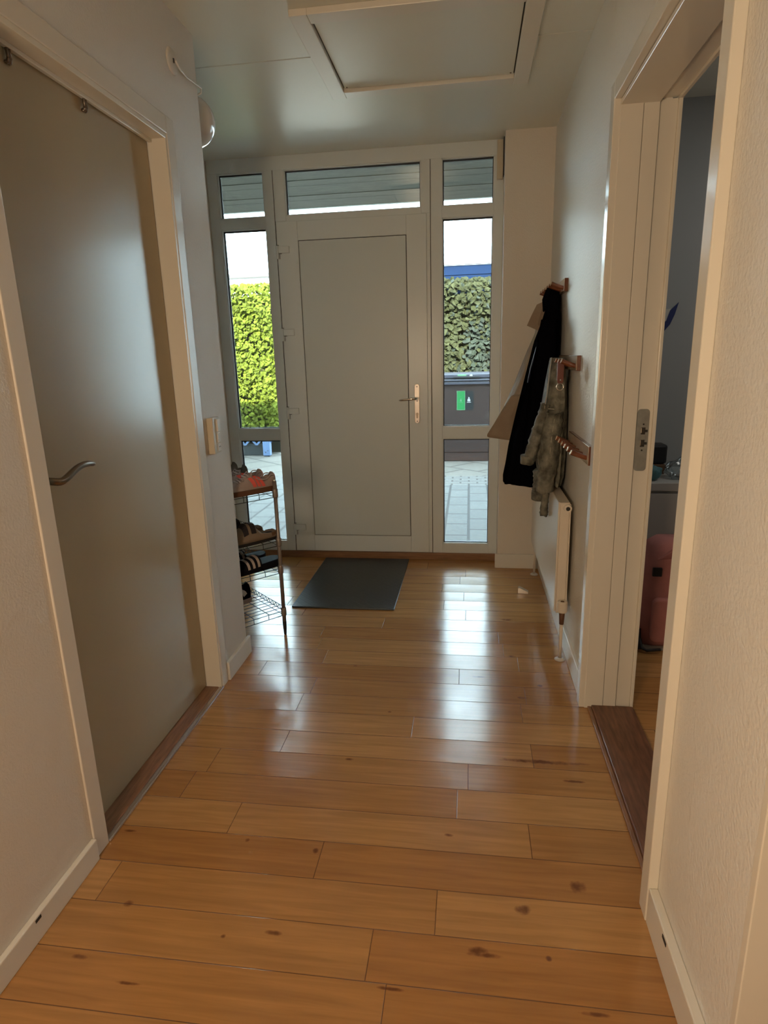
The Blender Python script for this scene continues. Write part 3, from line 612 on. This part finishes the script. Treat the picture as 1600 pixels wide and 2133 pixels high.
bm = NB(); tube(bm, [(.362, 2.89, 1.322), (.352, 2.87, 1.25), (.345, 2.86, 1.17), (.336, 2.855, 1.10)], .003, 6); tube(bm, [(.336, 2.855, 1.10), (.37, 2.845, 1.098), (.40, 2.85, 1.092)], .0025, 6)
tube(bm, [(.372, 2.787, 1.06), (.362, 2.778, .98), (.357, 2.78, .9)], .002, 6); obj('stitching', bm, 'seam', t, smooth=True, label='pale edge seam')
# leather strap with ring
t = thing('key_strap', 'brown leather key strap with a metal ring hanging in front of the denim jacket', 'strap', (.383, 2.745, 1.25))
rows = [[(-.013, -.004, z), (.013, -.004, z)] for z in (.055, .03, 0, -.025)] + [[(-.009, -.004, -.034), (.009, -.004, -.034)]]
solid(obj('strap', sheet(rows), 'leather', t), .004)
rows = [[(-.013, .006, z), (.013, .006, z)] for z in (.055, .03, 0, -.02)]; solid(obj('strap_back', sheet(rows), 'leather', t), .004)
bm = NB(); tube(bm, [(.0145*math.cos(a), -.002, -.049+.0145*math.sin(a)) for a in [2*PI*k/24 for k in range(24)]], .002, 8, closed=True); obj('ring', bm, 'chrome', t, smooth=True)
bm = NB(); lathe(bm, [(.001, -.002), (.003, -.002), (.003, .001)], (0, -.006, -.02), 'Y', 10); obj('rivet', bm, 'chrome', t)

# ================================================================ SHOE RACK
E1 = Vector((-.683, -.73, 0)).normalized(); E2 = Vector((-E1.y*-1, 0, 0)); E2 = Vector((-.73, .683, 0)).normalized()
P0 = Vector((-.913, 2.742, 0)); RD, RW = .24, .62
def RP(a, b, z=0): return P0 + E1*a + E2*b + Vector((0, 0, z))
rack = thing('shoe_rack', 'four tier wire shoe rack set at an angle behind the end of the left wall', 'shoe rack', (0, 0, 0))
SH = [.128, .352, .492, .735]
for a in (0, RD):
    for b in (0, RW):
        bm = NB(); tube(bm, [RP(a, b, .07), RP(a, b, .79)], .0095, 12); p = obj('post', bm, 'grey', rack, smooth=True)
        bm = NB(); tube(bm, [RP(a, b, .0), RP(a, b, .035), RP(a, b, .072)], [.006, .0085, .010], 12); obj('foot', bm, 'black', p, smooth=True, label='black foot')
        for z in SH:
            bm = NB(); tube(bm, [RP(a, b, z-.026), RP(a, b, z-.020), RP(a, b, z+.014), RP(a, b, z+.018)], [.0115, .0135, .0130, .0110], 12); obj('collar', bm, 'grey', p, smooth=True)
        bm = NB(); tube(bm, [RP(a, b, .788), RP(a, b, .797)], [.009, .004], 12); obj('cap', bm, 'chrome', p, smooth=True)
for z in SH:
    bm = NB(); wr = .0016
    for zz in (z, z-.024):
        tube(bm, [RP(0, 0, zz), RP(RD, 0, zz), RP(RD, RW, zz), RP(0, RW, zz)], wr*1.2, 6, closed=True)
    k = 1
    while k*.036 < RW: tube(bm, [RP(0, k*.036, z+.002), RP(RD, k*.036, z+.002)], wr, 5, cap=False); k += 1
    for a in (.085, .165):
        tube(bm, [RP(a, 0, z-.024), RP(a, 0, z+.004), RP(a, RW, z+.004), RP(a, RW, z-.024)], wr*1.1, 6)
    # scalloped raised edge on the long outer side
    pts = [RP(-.001, b/160*RW, z+.010+.010*math.sin(b/160*RW/.036*2*PI)) for b in range(161)]
    tube(bm, pts, wr, 5); tube(bm, [RP(0, .01, z+.022), RP(0, RW-.01, z+.022)], wr, 5)
    obj('shelf', bm, 'wire', rack, smooth=True)

# ---------------------------------------------------------------- shoes (local: heel at x=0, toe at +x, sole at z=0)
def shoe_surf(L, wd, ht, low=False):
    def w(s): 
        return wd/2*(.62 + .30*math.sin(min(1, s/.85)*PI*.62)) * (1 if s < .82 else math.sqrt(max(0, 1-((s-.82)/.185)**2))) * (1 if s > .08 else math.sqrt(max(.02, 1-((.08-s)/.085)**2)))
    def h(s):
        pts = [(0, ht*.60), (.03, ht*.80), (.06, ht*.88), (.12, ht*.96), (.22, ht*.74), (.34, ht*.80), (.42, ht*.95), (.52, ht*.84), (.68, ht*.62), (.85, ht*.48), (.96, ht*.34), (1, ht*.2)]
        if low: pts = [(0, ht*.34), (.05, ht*.48), (.20, ht*.52), (.32, ht*.66), (.44, ht*1.02), (.58, ht*1.06), (.75, ht*.78), (.9, ht*.5), (1, ht*.2)]
        for (a, x), (b, y) in zip(pts, pts[1:]):
            if s <= b: f = (s-a)/(b-a); f = f*f*(3-2*f); return lerp(x, y, f)
        return ht*.2
    def P(s, tt, off=0):
        """tt 0..1 from left edge over the top to the right edge"""
        a = PI*tt; c_, q = math.cos(a), math.sin(a)
        ww, hh = w(s)+off, h(s)+off
        taper = 1 - .32*q
        return Vector((s*L, ww*math.copysign(abs(c_)**.55, c_)*taper, (.014 + (hh-.014)*(q**(.62 if s > .16 else .22+2.5*s)))))
    return w, h, P
def shoe(kind, name, label, group=None, L=.285, wd=.105, ht=.098):
    t = thing(name, label, 'shoe', (0, 0, 0), 0, group)
    w, h, P = shoe_surf(L, wd, ht, kind == 'velcro')
    cols = {'coral': ('mauve', 'gum'), 'grey': ('shoegrey', 'white'), 'velcro': ('shoetan', 'black'), 'soft': ('shoemid', 'shoemid'), 'blackwhite': ('coatblk', 'lace')}[kind]
    bm = NB(); NS, NT = 34, 24; g = []
    for i in range(NS+1):
        s = i/NS; row = []
        for j in range(NT+1):
            p = P(s, j/NT)
            if .06 < s < .42:
                e = min(1, (s-.06)/.03, (.42-s)/.03)
                m_ = abs(j/NT-.5)
                if m_ < .30: p.z = lerp(p.z, .028, e*min(1, (.30-m_)/.05)); 
                if m_ < .30: p.y *= .88
            row.append(bm.verts.new(p))
        g.append(row)
    for A, B in zip(g, g[1:]):
        for j in range(NT): bm.faces.new((A[j], A[j+1], B[j+1], B[j]))
    bm.faces.new(g[0]); bm.faces.new(g[-1][::-1])
    for i in range(NS): bm.faces.new((g[i][0], g[i+1][0], g[i+1][NT], g[i][NT]))
    obj('upper', bm, cols[0], t, smooth=True)
    bm = NB(); prism(bm, ell(L*.235, 0, L*.165, w(.25)*.62, 20), .002, ((0, 0, .0285), (1, 0, 0), (0, 1, 0), (0, 0, 1))); obj('insole', bm, 'inner', t)
    # sole
    out = [(i/20*L, w(i/20)*1.05+.002) for i in range(21)]; poly = [(x+(-.003 if x == 0 else (.003 if x >= L else 0)), y) for x, y in out] + [(x, -y) for x, y in out[::-1]]
    bm = NB(); prism(bm, poly, .024 if kind != 'velcro' else .012, ((0, 0, 0), (1, 0, 0), (0, 1, 0), (0, 0, 1))); obj('sole', bm, cols[1], t, bevel=.002)
    if kind in ('coral', 'grey', 'blackwhite'):
        bm = NB()
        for k in range(6):
            s = .46+.052*k; a, b = (.34, .66) if k % 2 else (.36, .64)
            tube(bm, [P(s, a, .003), P(s+.008, .43, .006), P(s+.012, .5, .007), P(s+.008, .57, .006), P(s, b, .003)], .0032, 6)
        for sg in (.37, .63):
            tube(bm, [P(.48, .5, .008), P(.46, sg, .014), P(.50, sg+(sg-.5)*.8, .012), P(.54, .5+(sg-.5)*.9, .006)], .0026, 6)
        obj('laces', bm, 'lace' if kind != 'blackwhite' else 'white', t, smooth=True)
    if kind == 'coral':
        for side in (0, 1):
          bm = NB()
          for k in range(3):
                s0 = .25 + .082*k
                A = []
                for q in range(7):
                    tt = .035 + .27*q/6; tt = tt if side == 0 else 1-tt; s = s0 + .07*(q/6)
                    A.append((P(s, tt, .0018), P(s+.064, tt, .0018)))
                for (a, b), (c, d) in zip(A, A[1:]):
                    vs = [bm.verts.new(v_) for v_ in (a, b, d, c)]; bm.faces.new(vs)
          obj('stripes', bm, 'coral', t, label='three slanted coral stripes')
        bm = NB(); rows = []
        for i in range(5):
            s = .002+.10*i/4; rows.append([bm.verts.new(P(s, .16+.68*j/14, .0016) if s < .06 else P(s, (.16+.05*j/14) if j < 7 else (.79+.05*(j-7)/7), .0016)) for j in range(15)])
        for A, B in zip(rows[:3], rows[1:3]):
            for j in range(14): bm.faces.new((A[j], A[j+1], B[j+1], B[j]))
        bm.verts.ensure_lookup_table()
        obj('heel_tab', bm, 'coral', t, smooth=True, label='coral heel tab')
        bm = NB(); rim = [P(.055+.36*(1-math.cos(PI*q/16))/2, .205, .003) for q in range(17)]; rim2 = [Vector((v_.x, -v_.y, v_.z)) for v_ in rim[::-1]]
        tube(bm, rim, .0025, 6); tube(bm, rim2, .0025, 6); obj('collar_rim', bm, 'lace', t, smooth=True)
    if kind == 'velcro':
        bm = NB()
        for s0 in (.46, .60):
            for sgn in (0,):
                A = [(P(s0, q/10, .004), P(s0+.085, q/10, .004)) for q in range(1, 10)]
                for (a, b), (c, d) in zip(A, A[1:]): bm.faces.new([bm.verts.new(v_) for v_ in (a, b, d, c)])
        solid(obj('straps', bm, 'inner', t), .004)
        bm = NB(); A = [(P(.06, q/10, .002), P(.16, q/10, .002)) for q in (0.3, 1, 1.8)]
        for (a, b), (c, d) in zip(A, A[1:]): bm.faces.new([bm.verts.new(v_) for v_ in (a, b, d, c)])
        obj('heel_patch', bm, 'brownw', t, label='brown heel patch'); bm = NB()
        A = [(P(.06, 1-q/10, .002), P(.16, 1-q/10, .002)) for q in (0.3, 1, 1.8)]
        for (a, b), (c, d) in zip(A, A[1:]): bm.faces.new([bm.verts.new(v_) for v_ in (a, b, d, c)])
        obj('heel_patch', bm, 'brownw', t, label='brown heel patch')
    if kind == 'blackwhite':
        for side in (0, 1):
            bm = NB(); A = [(P(.12+.02*q, (.05+.05*q) if side == 0 else 1-(.05+.05*q), .002), P(.20+.012*q, (.05+.05*q) if side == 0 else 1-(.05+.05*q), .002)) for q in range(5)]
            for (a, b), (c, d) in zip(A, A[1:]): bm.faces.new([bm.verts.new(v_) for v_ in (a, b, d, c)])
            obj('side_mark', bm, 'white', t, label='small white side mark')
    return t
ang = math.atan2(E1.y, E1.x)
def put(o, a, b, z, da=0, label=None): o.location = RP(a, b, z); o.rotation_euler = (0, 0, ang+R_(da)); return o
top = SH[3]+.005
s1 = shoe('coral', 'sneaker', 'mauve sneaker with coral stripes, nearest the post on the top rack shelf', 'sneakers on the top shelf of the rack')
put(s1, -.032, .055, top, 0)
put(dup(s1, label='mauve sneaker with coral heel just behind its twin on the top shelf'), -.025, .165, top, 2)
s2 = shoe('grey', 'sneaker', 'dark grey laced sneaker in the middle of the top rack shelf', 'sneakers on the top shelf of the rack', L=.275, ht=.11)
put(s2, -.005, .285, top, 0)
put(dup(s2, label='dark grey laced sneaker at the far end of the top rack shelf'), -.005, .40, top, 3)
s3 = shoe('velcro', 'velcro_shoe', 'khaki shoe with dark straps, nearer one on the second shelf from the top', 'khaki strapped shoes on the rack', ht=.09)
put(s3, -.025, .06, SH[2]+.005, 0)
put(dup(s3, label='khaki shoe with dark straps, farther one on the second shelf from the top'), -.005, .175, SH[2]+.005, 0)
s4 = shoe('soft', 'soft_shoe', 'soft grey shoe behind the black slides on the third shelf', ht=.11, L=.25)
put(s4, .29, .315, SH[1]+.005, 180)
s5 = shoe('blackwhite', 'trainer', 'black trainer with a white side mark on the lowest rack shelf', ht=.115, L=.27)
put(s5, .06, .24, SH[0]+.005, 0)
def slide(label, group):
    t = thing('slide_sandal', label, 'sandal', (0, 0, 0), 0, group); L = .28
    def w(s): return .052*(.70+.30*math.sin(min(1, s/.8)*PI*.55)) * (1 if s < .85 else math.sqrt(max(0.01, 1-((s-.85)/.155)**2))) * (1 if s > .12 else math.sqrt(max(.01, 1-((.12-s)/.125)**2)))
    out = [(i/20*L, w(i/20)) for i in range(21)]; bm = NB(); rr = []
    for zz, e in ((0, .96), (.008, 1.0), (.024, 1.03), (.030, .98)):
        rr.append([bm.verts.new((x, y*e, zz+(.010*(1-x/L) if zz > .01 else 0))) for x, y in out+[(x, -y) for x, y in out[::-1]]])
    for A, B in zip(rr, rr[1:]):
        for j in range(len(A)): bm.faces.new((A[j], A[(j+1) % len(A)], B[(j+1) % len(A)], B[j]))
    bm.faces.new(rr[0][::-1]); bm.faces.new(rr[-1]); obj('footbed', bm, 'slide', t, smooth=False, bevel=.001)
    def Q(s, a, off=0): return Vector((s*L, (w(s)*1.02+off)*math.copysign(abs(math.cos(a))**.7, math.cos(a)), .012+(.058-.02*(s-.45)/.3+off)*math.sin(a)**.8))
    bm = NB(); rows = [[Q(.44+.34*i/6, PI*j/16) for j in range(17)] for i in range(7)]; o = obj('strap', sheet(rows), 'slide', t, smooth=True); solid(o, .004)
    bm.free(); bm = NB()
    for k in range(3):
        s0 = .475+.095*k; A = [(Q(s0, PI*j/16, .0035), Q(s0+.045, PI*j/16, .0035)) for j in range(1, 16)]
        for (a, b), (c, d) in zip(A, A[1:]): bm.faces.new([bm.verts.new(v_) for v_ in (a, b, d, c)])
    obj('stripes', bm, 'stripe', t, label='three pale stripes across the strap')
    return t
s6 = slide('black slide sandal with pale stripes, nearer one on the third shelf', 'striped slides on the rack')
put(s6, -.03, .06, SH[1]+.005, 0)
put(dup(s6, label='black slide sandal with pale stripes, farther one on the third shelf'), -.01, .175, SH[1]+.005, 0)

# ================================================================ SIDE ROOM
cb = thing('white_cabinet', 'low white cabinet standing in the room beyond the right doorway', 'cabinet', (0, 0, 0))
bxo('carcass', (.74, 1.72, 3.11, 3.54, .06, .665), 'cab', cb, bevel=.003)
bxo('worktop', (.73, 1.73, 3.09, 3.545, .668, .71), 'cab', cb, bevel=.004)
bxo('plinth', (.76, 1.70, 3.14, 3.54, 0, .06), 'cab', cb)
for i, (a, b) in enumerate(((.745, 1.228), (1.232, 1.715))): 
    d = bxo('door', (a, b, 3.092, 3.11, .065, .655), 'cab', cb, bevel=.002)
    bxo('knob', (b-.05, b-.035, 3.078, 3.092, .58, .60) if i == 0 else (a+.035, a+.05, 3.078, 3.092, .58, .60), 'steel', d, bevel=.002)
dk = thing('box_radio', 'dark box with a brown wooden foot on the white cabinet', 'box', (.985, 3.36, .71))
bxo('casing', (-.10, .035, -.05, .05, .055, .155), 'black', dk, bevel=.012); bxo('wooden_foot', (-.095, .030, -.048, .048, 0, .053), 'brownw', dk, bevel=.006)
def crumple(rx, ry, rz, seed, z0=0):
    rnd = random.Random(seed); bm = NB(); bmesh.ops.create_icosphere(bm, subdivisions=4, radius=1)
    ph = [rnd.uniform(0, 6) for _ in range(8)]
    for v_ in bm.verts:
        p = v_.co; f = 1 + .12*math.sin(5*p.x+ph[0])*math.sin(4*p.y+ph[1]) + .08*math.sin(9*p.y+ph[2]+3*p.z) + .06*math.sin(13*p.x+ph[3]-5*p.z) + rnd.uniform(-.02, .02)
        v_.co = Vector((p.x*rx*f, p.y*ry*f, max(z0, p.z*rz*f+rz*.75)))
    return bm
o = obj('plastic_bag', crumple(.085, .07, .055, 4), 'film', smooth=True); o.location = (1.075, 3.22, .711); tag(o, 'crumpled clear plastic bag with shiny folds on the white cabinet', 'bag')
o = obj('teal_cloth', crumple(.07, .05, .045, 9), 'teal', smooth=True); o.location = (.88, 3.17, .711); tag(o, 'crumpled teal cloth bundle at the left end of the white cabinet', 'cloth')
# pink backpack
bk = thing('backpack', 'dusty pink canvas backpack leaning on the floor in front of the white cabinet', 'backpack', (.93, 2.81, 0))
bm = NB(); rr = []
for z, hx, hy, dx in ((.012, .13, .075, 0), (.03, .145, .085, 0), (.15, .15, .09, 0), (.30, .148, .088, 0), (.42, .135, .08, .0), (.49, .11, .065, -.01), (.52, .06, .04, -.02)):
    rr.append([bm.verts.new((dx+hx*math.copysign(abs(math.cos(a))**.5, math.cos(a)), hy*math.copysign(abs(math.sin(a))**.5, math.sin(a)), z)) for a in [2*PI*j/32 for j in range(32)]])
for A, B in zip(rr, rr[1:]):
    for j in range(32): bm.faces.new((A[j], A[(j+1) % 32], B[(j+1) % 32], B[j]))
bm.faces.new(rr[0][::-1]); bm.faces.new(rr[-1]); obj('main_bag', bm, 'pink', bk, smooth=True)
bm = NB(); prism(bm, rrect(-.105, .12, .045, .26, .03), .035, ((0, -.084, 0), (1, 0, 0), (0, 0, 1), (0, -1, 0))); obj('front_pocket', bm, 'pink', bk, bevel=.012, seg=3)
bm = NB(); prism(bm, [(-.10, .44), (-.02, .505), (.06, .50), (.11, .46), (.125, .42), (.05, .455)], .02, ((0, -.088, 0), (1, 0, 0), (0, 0, 1), (0, -1, 0))); obj('top_flap', bm, 'pinkd', bk, bevel=.008, seg=3)
bxo('buckle_patch', (-.112, -.072, -.098, -.083, .36, .40), 'black', bk, bevel=.003)
bm = NB(); box(bm, -.12, .13, -.1, -.02, 0.0, .012); obj('base_edge', bm, 'tissue', bk, bevel=.003)
bm = NB(); tube(bm, [(-.145, -.10, .06), (-.14, -.115, .02), (-.12, -.13, .014), (-.06, -.128, .020)], .007, 8); tube(bm, [(-.15, -.08, .10), (-.15, -.1, .04), (-.145, -.115, .012)], .012, 8); obj('strap', bm, 'black', bk, smooth=True)
# paper decoration on the wall
pd = thing('paper_decoration', 'dark blue and white paper shape on the wall of the side room', 'decoration', (1.045, 3.547, 1.49))
bm = NB(); prism(bm, [(-.10, -.09), (-.06, -.035), (-.02, .0), (-.005, .05), (.035, .09), (.02, .03), (.0, -.02), (-.04, -.07), (-.07, -.10)], .006, ((0, 0, 0), (1, 0, 0), (0, 0, 1), (0, -1, 0))); obj('blue_shape', bm, 'darkblue', pd)
bm = NB(); prism(bm, [(-.085, .0), (-.03, .055), (.0, .06), (-.02, .0), (-.055, -.05), (-.085, -.06)], .004, ((0, 0, 0), (1, 0, 0), (0, 0, 1), (0, -1, 0))); obj('white_shape', bm, 'tissue', pd)

# ================================================================ OUTSIDE
GZ = -.15
def plane(name, x0, x1, y0, y1, z, m, label):
    return struct(bxo(name, (x0, x1, y0, y1, z-.2, z), m), label)
plane('floor_paving', -9, 6, 4.16, 7.12, GZ, 'paver', 'grey concrete pavers outside the entrance')
plane('floor_paving_band', -9, 6, 7.12, 7.66, GZ, 'cobble', 'band of small pavers with dark joints')
plane('floor_paving_far', -9, 6, 7.66, 30, GZ, 'paver2', 'large pale pavers in front of the hedges')
struct(boxes('wall_facade', [(-9, -1.87, 4.0, 4.2, GZ-.1, 2.6), (XR+.15, 6, 4.16, 4.3, GZ-.1, 2.6), (-1.87, XR+.15, 4.12, 4.2, GZ-.1, -.12), (-9, 6, -2.9, -2.6, GZ, 2.6), (-9, -2.4, 3.9, 4.0, GZ, 2.6)], 'brick'), 'brick outer wall of the house')
struct(boxes('roof', [(-9, 6, -2.9, 4.2, HC+.07, HC+.25), (-9, 6, 4.2, 5.61, 2.62, 2.80)], 'soffit'), 'flat roof')
struct(boxes('roof_soffit', [(-9, 6, 4.205+k*.1415, 4.342+k*.1415, 2.597 if k % 3 else 2.600, 2.62) for k in range(10)], 'soffit'), 'grey boarded underside of the porch roof')
struct(bxo('roof_fascia', (-9, 6, 5.62, 5.65, 2.598, 2.80), 'fascia'), 'white fascia board')

def leaf_cloud(x0, x1, y, z0, z1, n, size, seed, depth=.16, topvar=.08, dark=None):
    rnd = random.Random(seed); bm = NB()
    for i in range(n):
        x = rnd.uniform(x0, x1); z = z0 + (z1-z0)*rnd.random()
        z = min(z, z1 + topvar*(math.sin(x*7+seed)+math.sin(x*17))*.5 + rnd.uniform(-.03, .06))
        yy = y - rnd.random()**1.6*depth + .05*math.sin(x*6+z*5)
        if rnd.random() < .10: z = z1 + rnd.uniform(-.04, .07); yy = y + rnd.uniform(-.1, .12)
        s = size*rnd.uniform(.6, 1.25)
        nrm = Vector((rnd.uniform(-.8, .8), -1, rnd.uniform(-.2, 1.1))).normalized()
        a = Vector((rnd.uniform(-1, 1), rnd.uniform(-.3, .3), rnd.uniform(-1.2, .3))); a = (a-nrm*a.dot(nrm)).normalized(); b = nrm.cross(a)
        c = Vector((x, yy, z)); mid = nrm*s*.12
        P = [c-a*s*.5, c-a*s*.18+b*s*.42-mid, c+a*s*.2+b*s*.25-mid, c+a*s*.6, c+a*s*.2-b*s*.25-mid, c-a*s*.18-b*s*.42-mid]
        vs = [bm.verts.new(p) for p in P]
        f1 = bm.faces.new((vs[0], vs[1], vs[2], vs[3])); f2 = bm.faces.new((vs[0], vs[3], vs[4], vs[5]))
        if dark and dark(x, z, rnd): f1.material_index = f2.material_index = 1
    return bm
h1 = thing('hedge', 'bright yellow green clipped hedge seen through the left side light', 'hedge', (0, 0, 0))
bxo('branches', (-6.2, -3.08, 9.72, 10.2, GZ, 2.30), 'twig', h1)
o = obj('foliage', leaf_cloud(-6.2, -3.02, 9.6, .08, 2.40, 14000, .062, 2, dark=None), ['hedge', 'ivyshade'], h1)
h2 = thing('ivy_hedge', 'pale green ivy hedge behind the wheeled bins, seen through the right side light', 'hedge', (0, 0, 0))
bxo('branches', (-1.5, 1.6, 9.70, 9.82, GZ, 2.22), 'twig', h2)
obj('foliage', leaf_cloud(-1.5, 1.6, 9.66, .5, 2.35, 7500, .085, 5, dark=lambda x, z, r: r.random() < (.85 if ((x-.12)**2*3+(z-1.45)**2) < .16 or (z < 1.35 and x > .0) else .06)), ['ivy', 'ivyshade'], h2)  # dark leaves gathered in patches paint shade into the ivy
fn = thing('blue_fence', 'blue board fence rising above the ivy hedge', 'fence', (0, 0, 0))
for k in range(20):
    z = GZ+.0+k*.14; bxo('board', (-1.5, 2.2, 9.96, 9.98, z, z+.132), 'blue', fn, bevel=.003)
bxo('gap_sheet', (-1.5, 2.2, 9.985, 10.0, GZ, 2.65), 'gap', fn)  # added dark sheet so the slits between boards look dark
bxo('cap_rail', (-1.5, 2.2, 9.92, 10.02, 2.655, 2.71), 'fascia', fn, bevel=.005, label='white cap rail')
hb = thing('garden_house', 'white walled house with a grey gutter behind the left hedge', 'house', (0, 0, 0))
bxo('wall', (-9, -2.2, 14.0, 16, GZ, 3.12), 'render', hb); bxo('gutter', (-9.2, -2.1, 13.9, 14.0, 3.10, 3.20), 'gutter', hb, bevel=.02)
pb = thing('planter', 'dark trough with pale blue wooden trellis and leg in front of the left hedge', 'planter', (0, 0, 0))
bxo('trough', (-4.6, -3.18, 9.38, 9.55, GZ, .03), 'trough', pb, bevel=.01)
bm = NB()
for k in range(8):
    for s_ in (-1, 1):
        c = -4.5+k*.19; prism(bm, [(-.02, 0), (.02, 0), (.02+s_*.16, .18), (-.02+s_*.16, .18)], .012, ((c, 9.36-.013*(s_ > 0), .02), (1, 0, 0), (0, 0, 1), (0, -1, 0)))
obj('trellis', bm, 'blueL', pb)
bm = NB(); box(bm, -3.235, -3.12, 9.26, 9.36, GZ+.012, .30); lg = obj('leg', bm, 'blueL', pb, bevel=.01, label='pale blue wooden leg')
bxo('leg_pad', (-3.225, -3.13, 9.27, 9.35, GZ, GZ+.012), 'black', lg)
bxo('leg', (-4.72, -4.62, 9.26, 9.36, GZ, .30), 'blueL', pb, bevel=.01)
bxo('rail', (-4.7, -3.12, 9.28, 9.35, .20, .26), 'blueL', pb, bevel=.005)
bm = NB(); lathe(bm, [(.001, 0), (.008, 0), (.008, .003)], (-3.19, 9.257, -.08), 'Y', 8); lathe(bm, [(.001, 0), (.008, 0), (.008, .003)], (-3.155, 9.257, -.055), 'Y', 8); obj('bolt', bm, 'gap', lg)

# wheeled bin seen through the right side light
bn = thing('wheeled_bin', 'wide brown wheeled bin with grey lid and green label outside the right side light', 'bin', (-.06, 8.7, GZ))
bm = NB(); A = [bm.verts.new(p) for p in ((-.42, .06, .12), (.42, .06, .12), (.42, .58, .12), (-.42, .58, .12))]; B = [bm.verts.new(p) for p in ((-.50, 0, 1.10), (.50, 0, 1.10), (.50, .72, 1.10), (-.50, .72, 1.10))]
bm.faces.new(A[::-1]); bm.faces.new(B)
for i in range(4): bm.faces.new((A[i], A[(i+1) % 4], B[(i+1) % 4], B[i]))
obj('body', bm, 'bin', bn, bevel=.02, seg=3)
boxes('rim', [(-.53, .53, -.035, .0, 1.085, 1.125), (-.53, .53, -.05, -.005, 1.132, 1.160)], 'binlid', bn, bevel=.008)
ld = bxo('lid', (-.54, .54, -.045, .74, 1.166, 1.235), 'binlid', bn, bevel=.02, seg=3)
bxo('lid_grip', (-.16, .20, -.06, -.04, 1.172, 1.198), 'black', ld, bevel=.004)
bxo('lid_label', (-.105, .015, -.0475, -.0445, 1.202, 1.224), 'label_lite', ld)
bm = NB(); prism(bm, ell(.08, 1.207, .022, .016, 16), .003, ((0, -.0445, 0), (1, 0, 0), (0, 0, 1), (0, -1, 0))); obj('lid_emblem', bm, 'label_white', ld)
# label panels on the front
def fy(z): return .06*(1-(z-.12)/.98)-.006
FR = ((0, .0660, 0), (1, 0, 0), (0, -.0612, .998), (0, -.998, -.0612))
def rect(bm, x0, x1, z0, z1, o=0, t=.002):
    f = (Vector(FR[0])+Vector(FR[3])*o, *FR[1:]); prism(bm, [(x0, z0), (x1, z0), (x1, z1), (x0, z1)], t, f)
def shp(bm, poly, o=.002, t=.0015): prism(bm, poly, t, (Vector(FR[0])+Vector(FR[3])*o, *FR[1:]))
bm = NB(); rect(bm, -.115, 0, .735, 1.0); lb = obj('label', bm, 'label_green', bn, label='bright green label')
bm = NB(); rect(bm, -.115, -.110, .735, 1.0, .002); rect(bm, -.005, 0, .735, 1.0, .002); rect(bm, -.110, -.005, .735, .740, .002); rect(bm, -.110, -.005, .995, 1.0, .002); obj('label_border', bm, 'label_lite', lb)
bm = NB(); shp(bm, [(-.070, .856), (-.046, .856), (-.052, .866), (-.049, .874), (-.058, .880), (-.067, .874), (-.064, .866)]); shp(bm, ell(-.058, .889, .008, .007, 12)); rect(bm, -.086, -.030, .838, .842, .002); obj('label_symbol', bm, 'label_lite', lb)
bm = NB(); rect(bm, .003, .115, .735, 1.0); lb2 = obj('label', bm, 'label_dark', bn, label='dark label with a white bag symbol')
bm = NB(); shp(bm, [(x+.052, z+.855) for x, z in [(-.018, 0), (.018, 0), (.022, .010), (.017, .030), (.008, .040), (.007, .052), (.010, .060), (-.010, .060), (-.007, .052), (-.008, .040), (-.017, .030), (-.022, .010)]]); rect(bm, .024, .080, .838, .845, .002); obj('label_symbol', bm, 'label_white', lb2)
for x in (-.40, .40):
    bm = NB(); lathe(bm, [(.002, -.03), (.09, -.03), (.10, -.02), (.10, .02), (.09, .03), (.002, .03)], (x, .56, .10), 'X', 20); obj('wheel', bm, 'black', bn, smooth=False)
bxo('foot', (-.40, .40, .07, .14, 0, .13), 'bin', bn, bevel=.01)
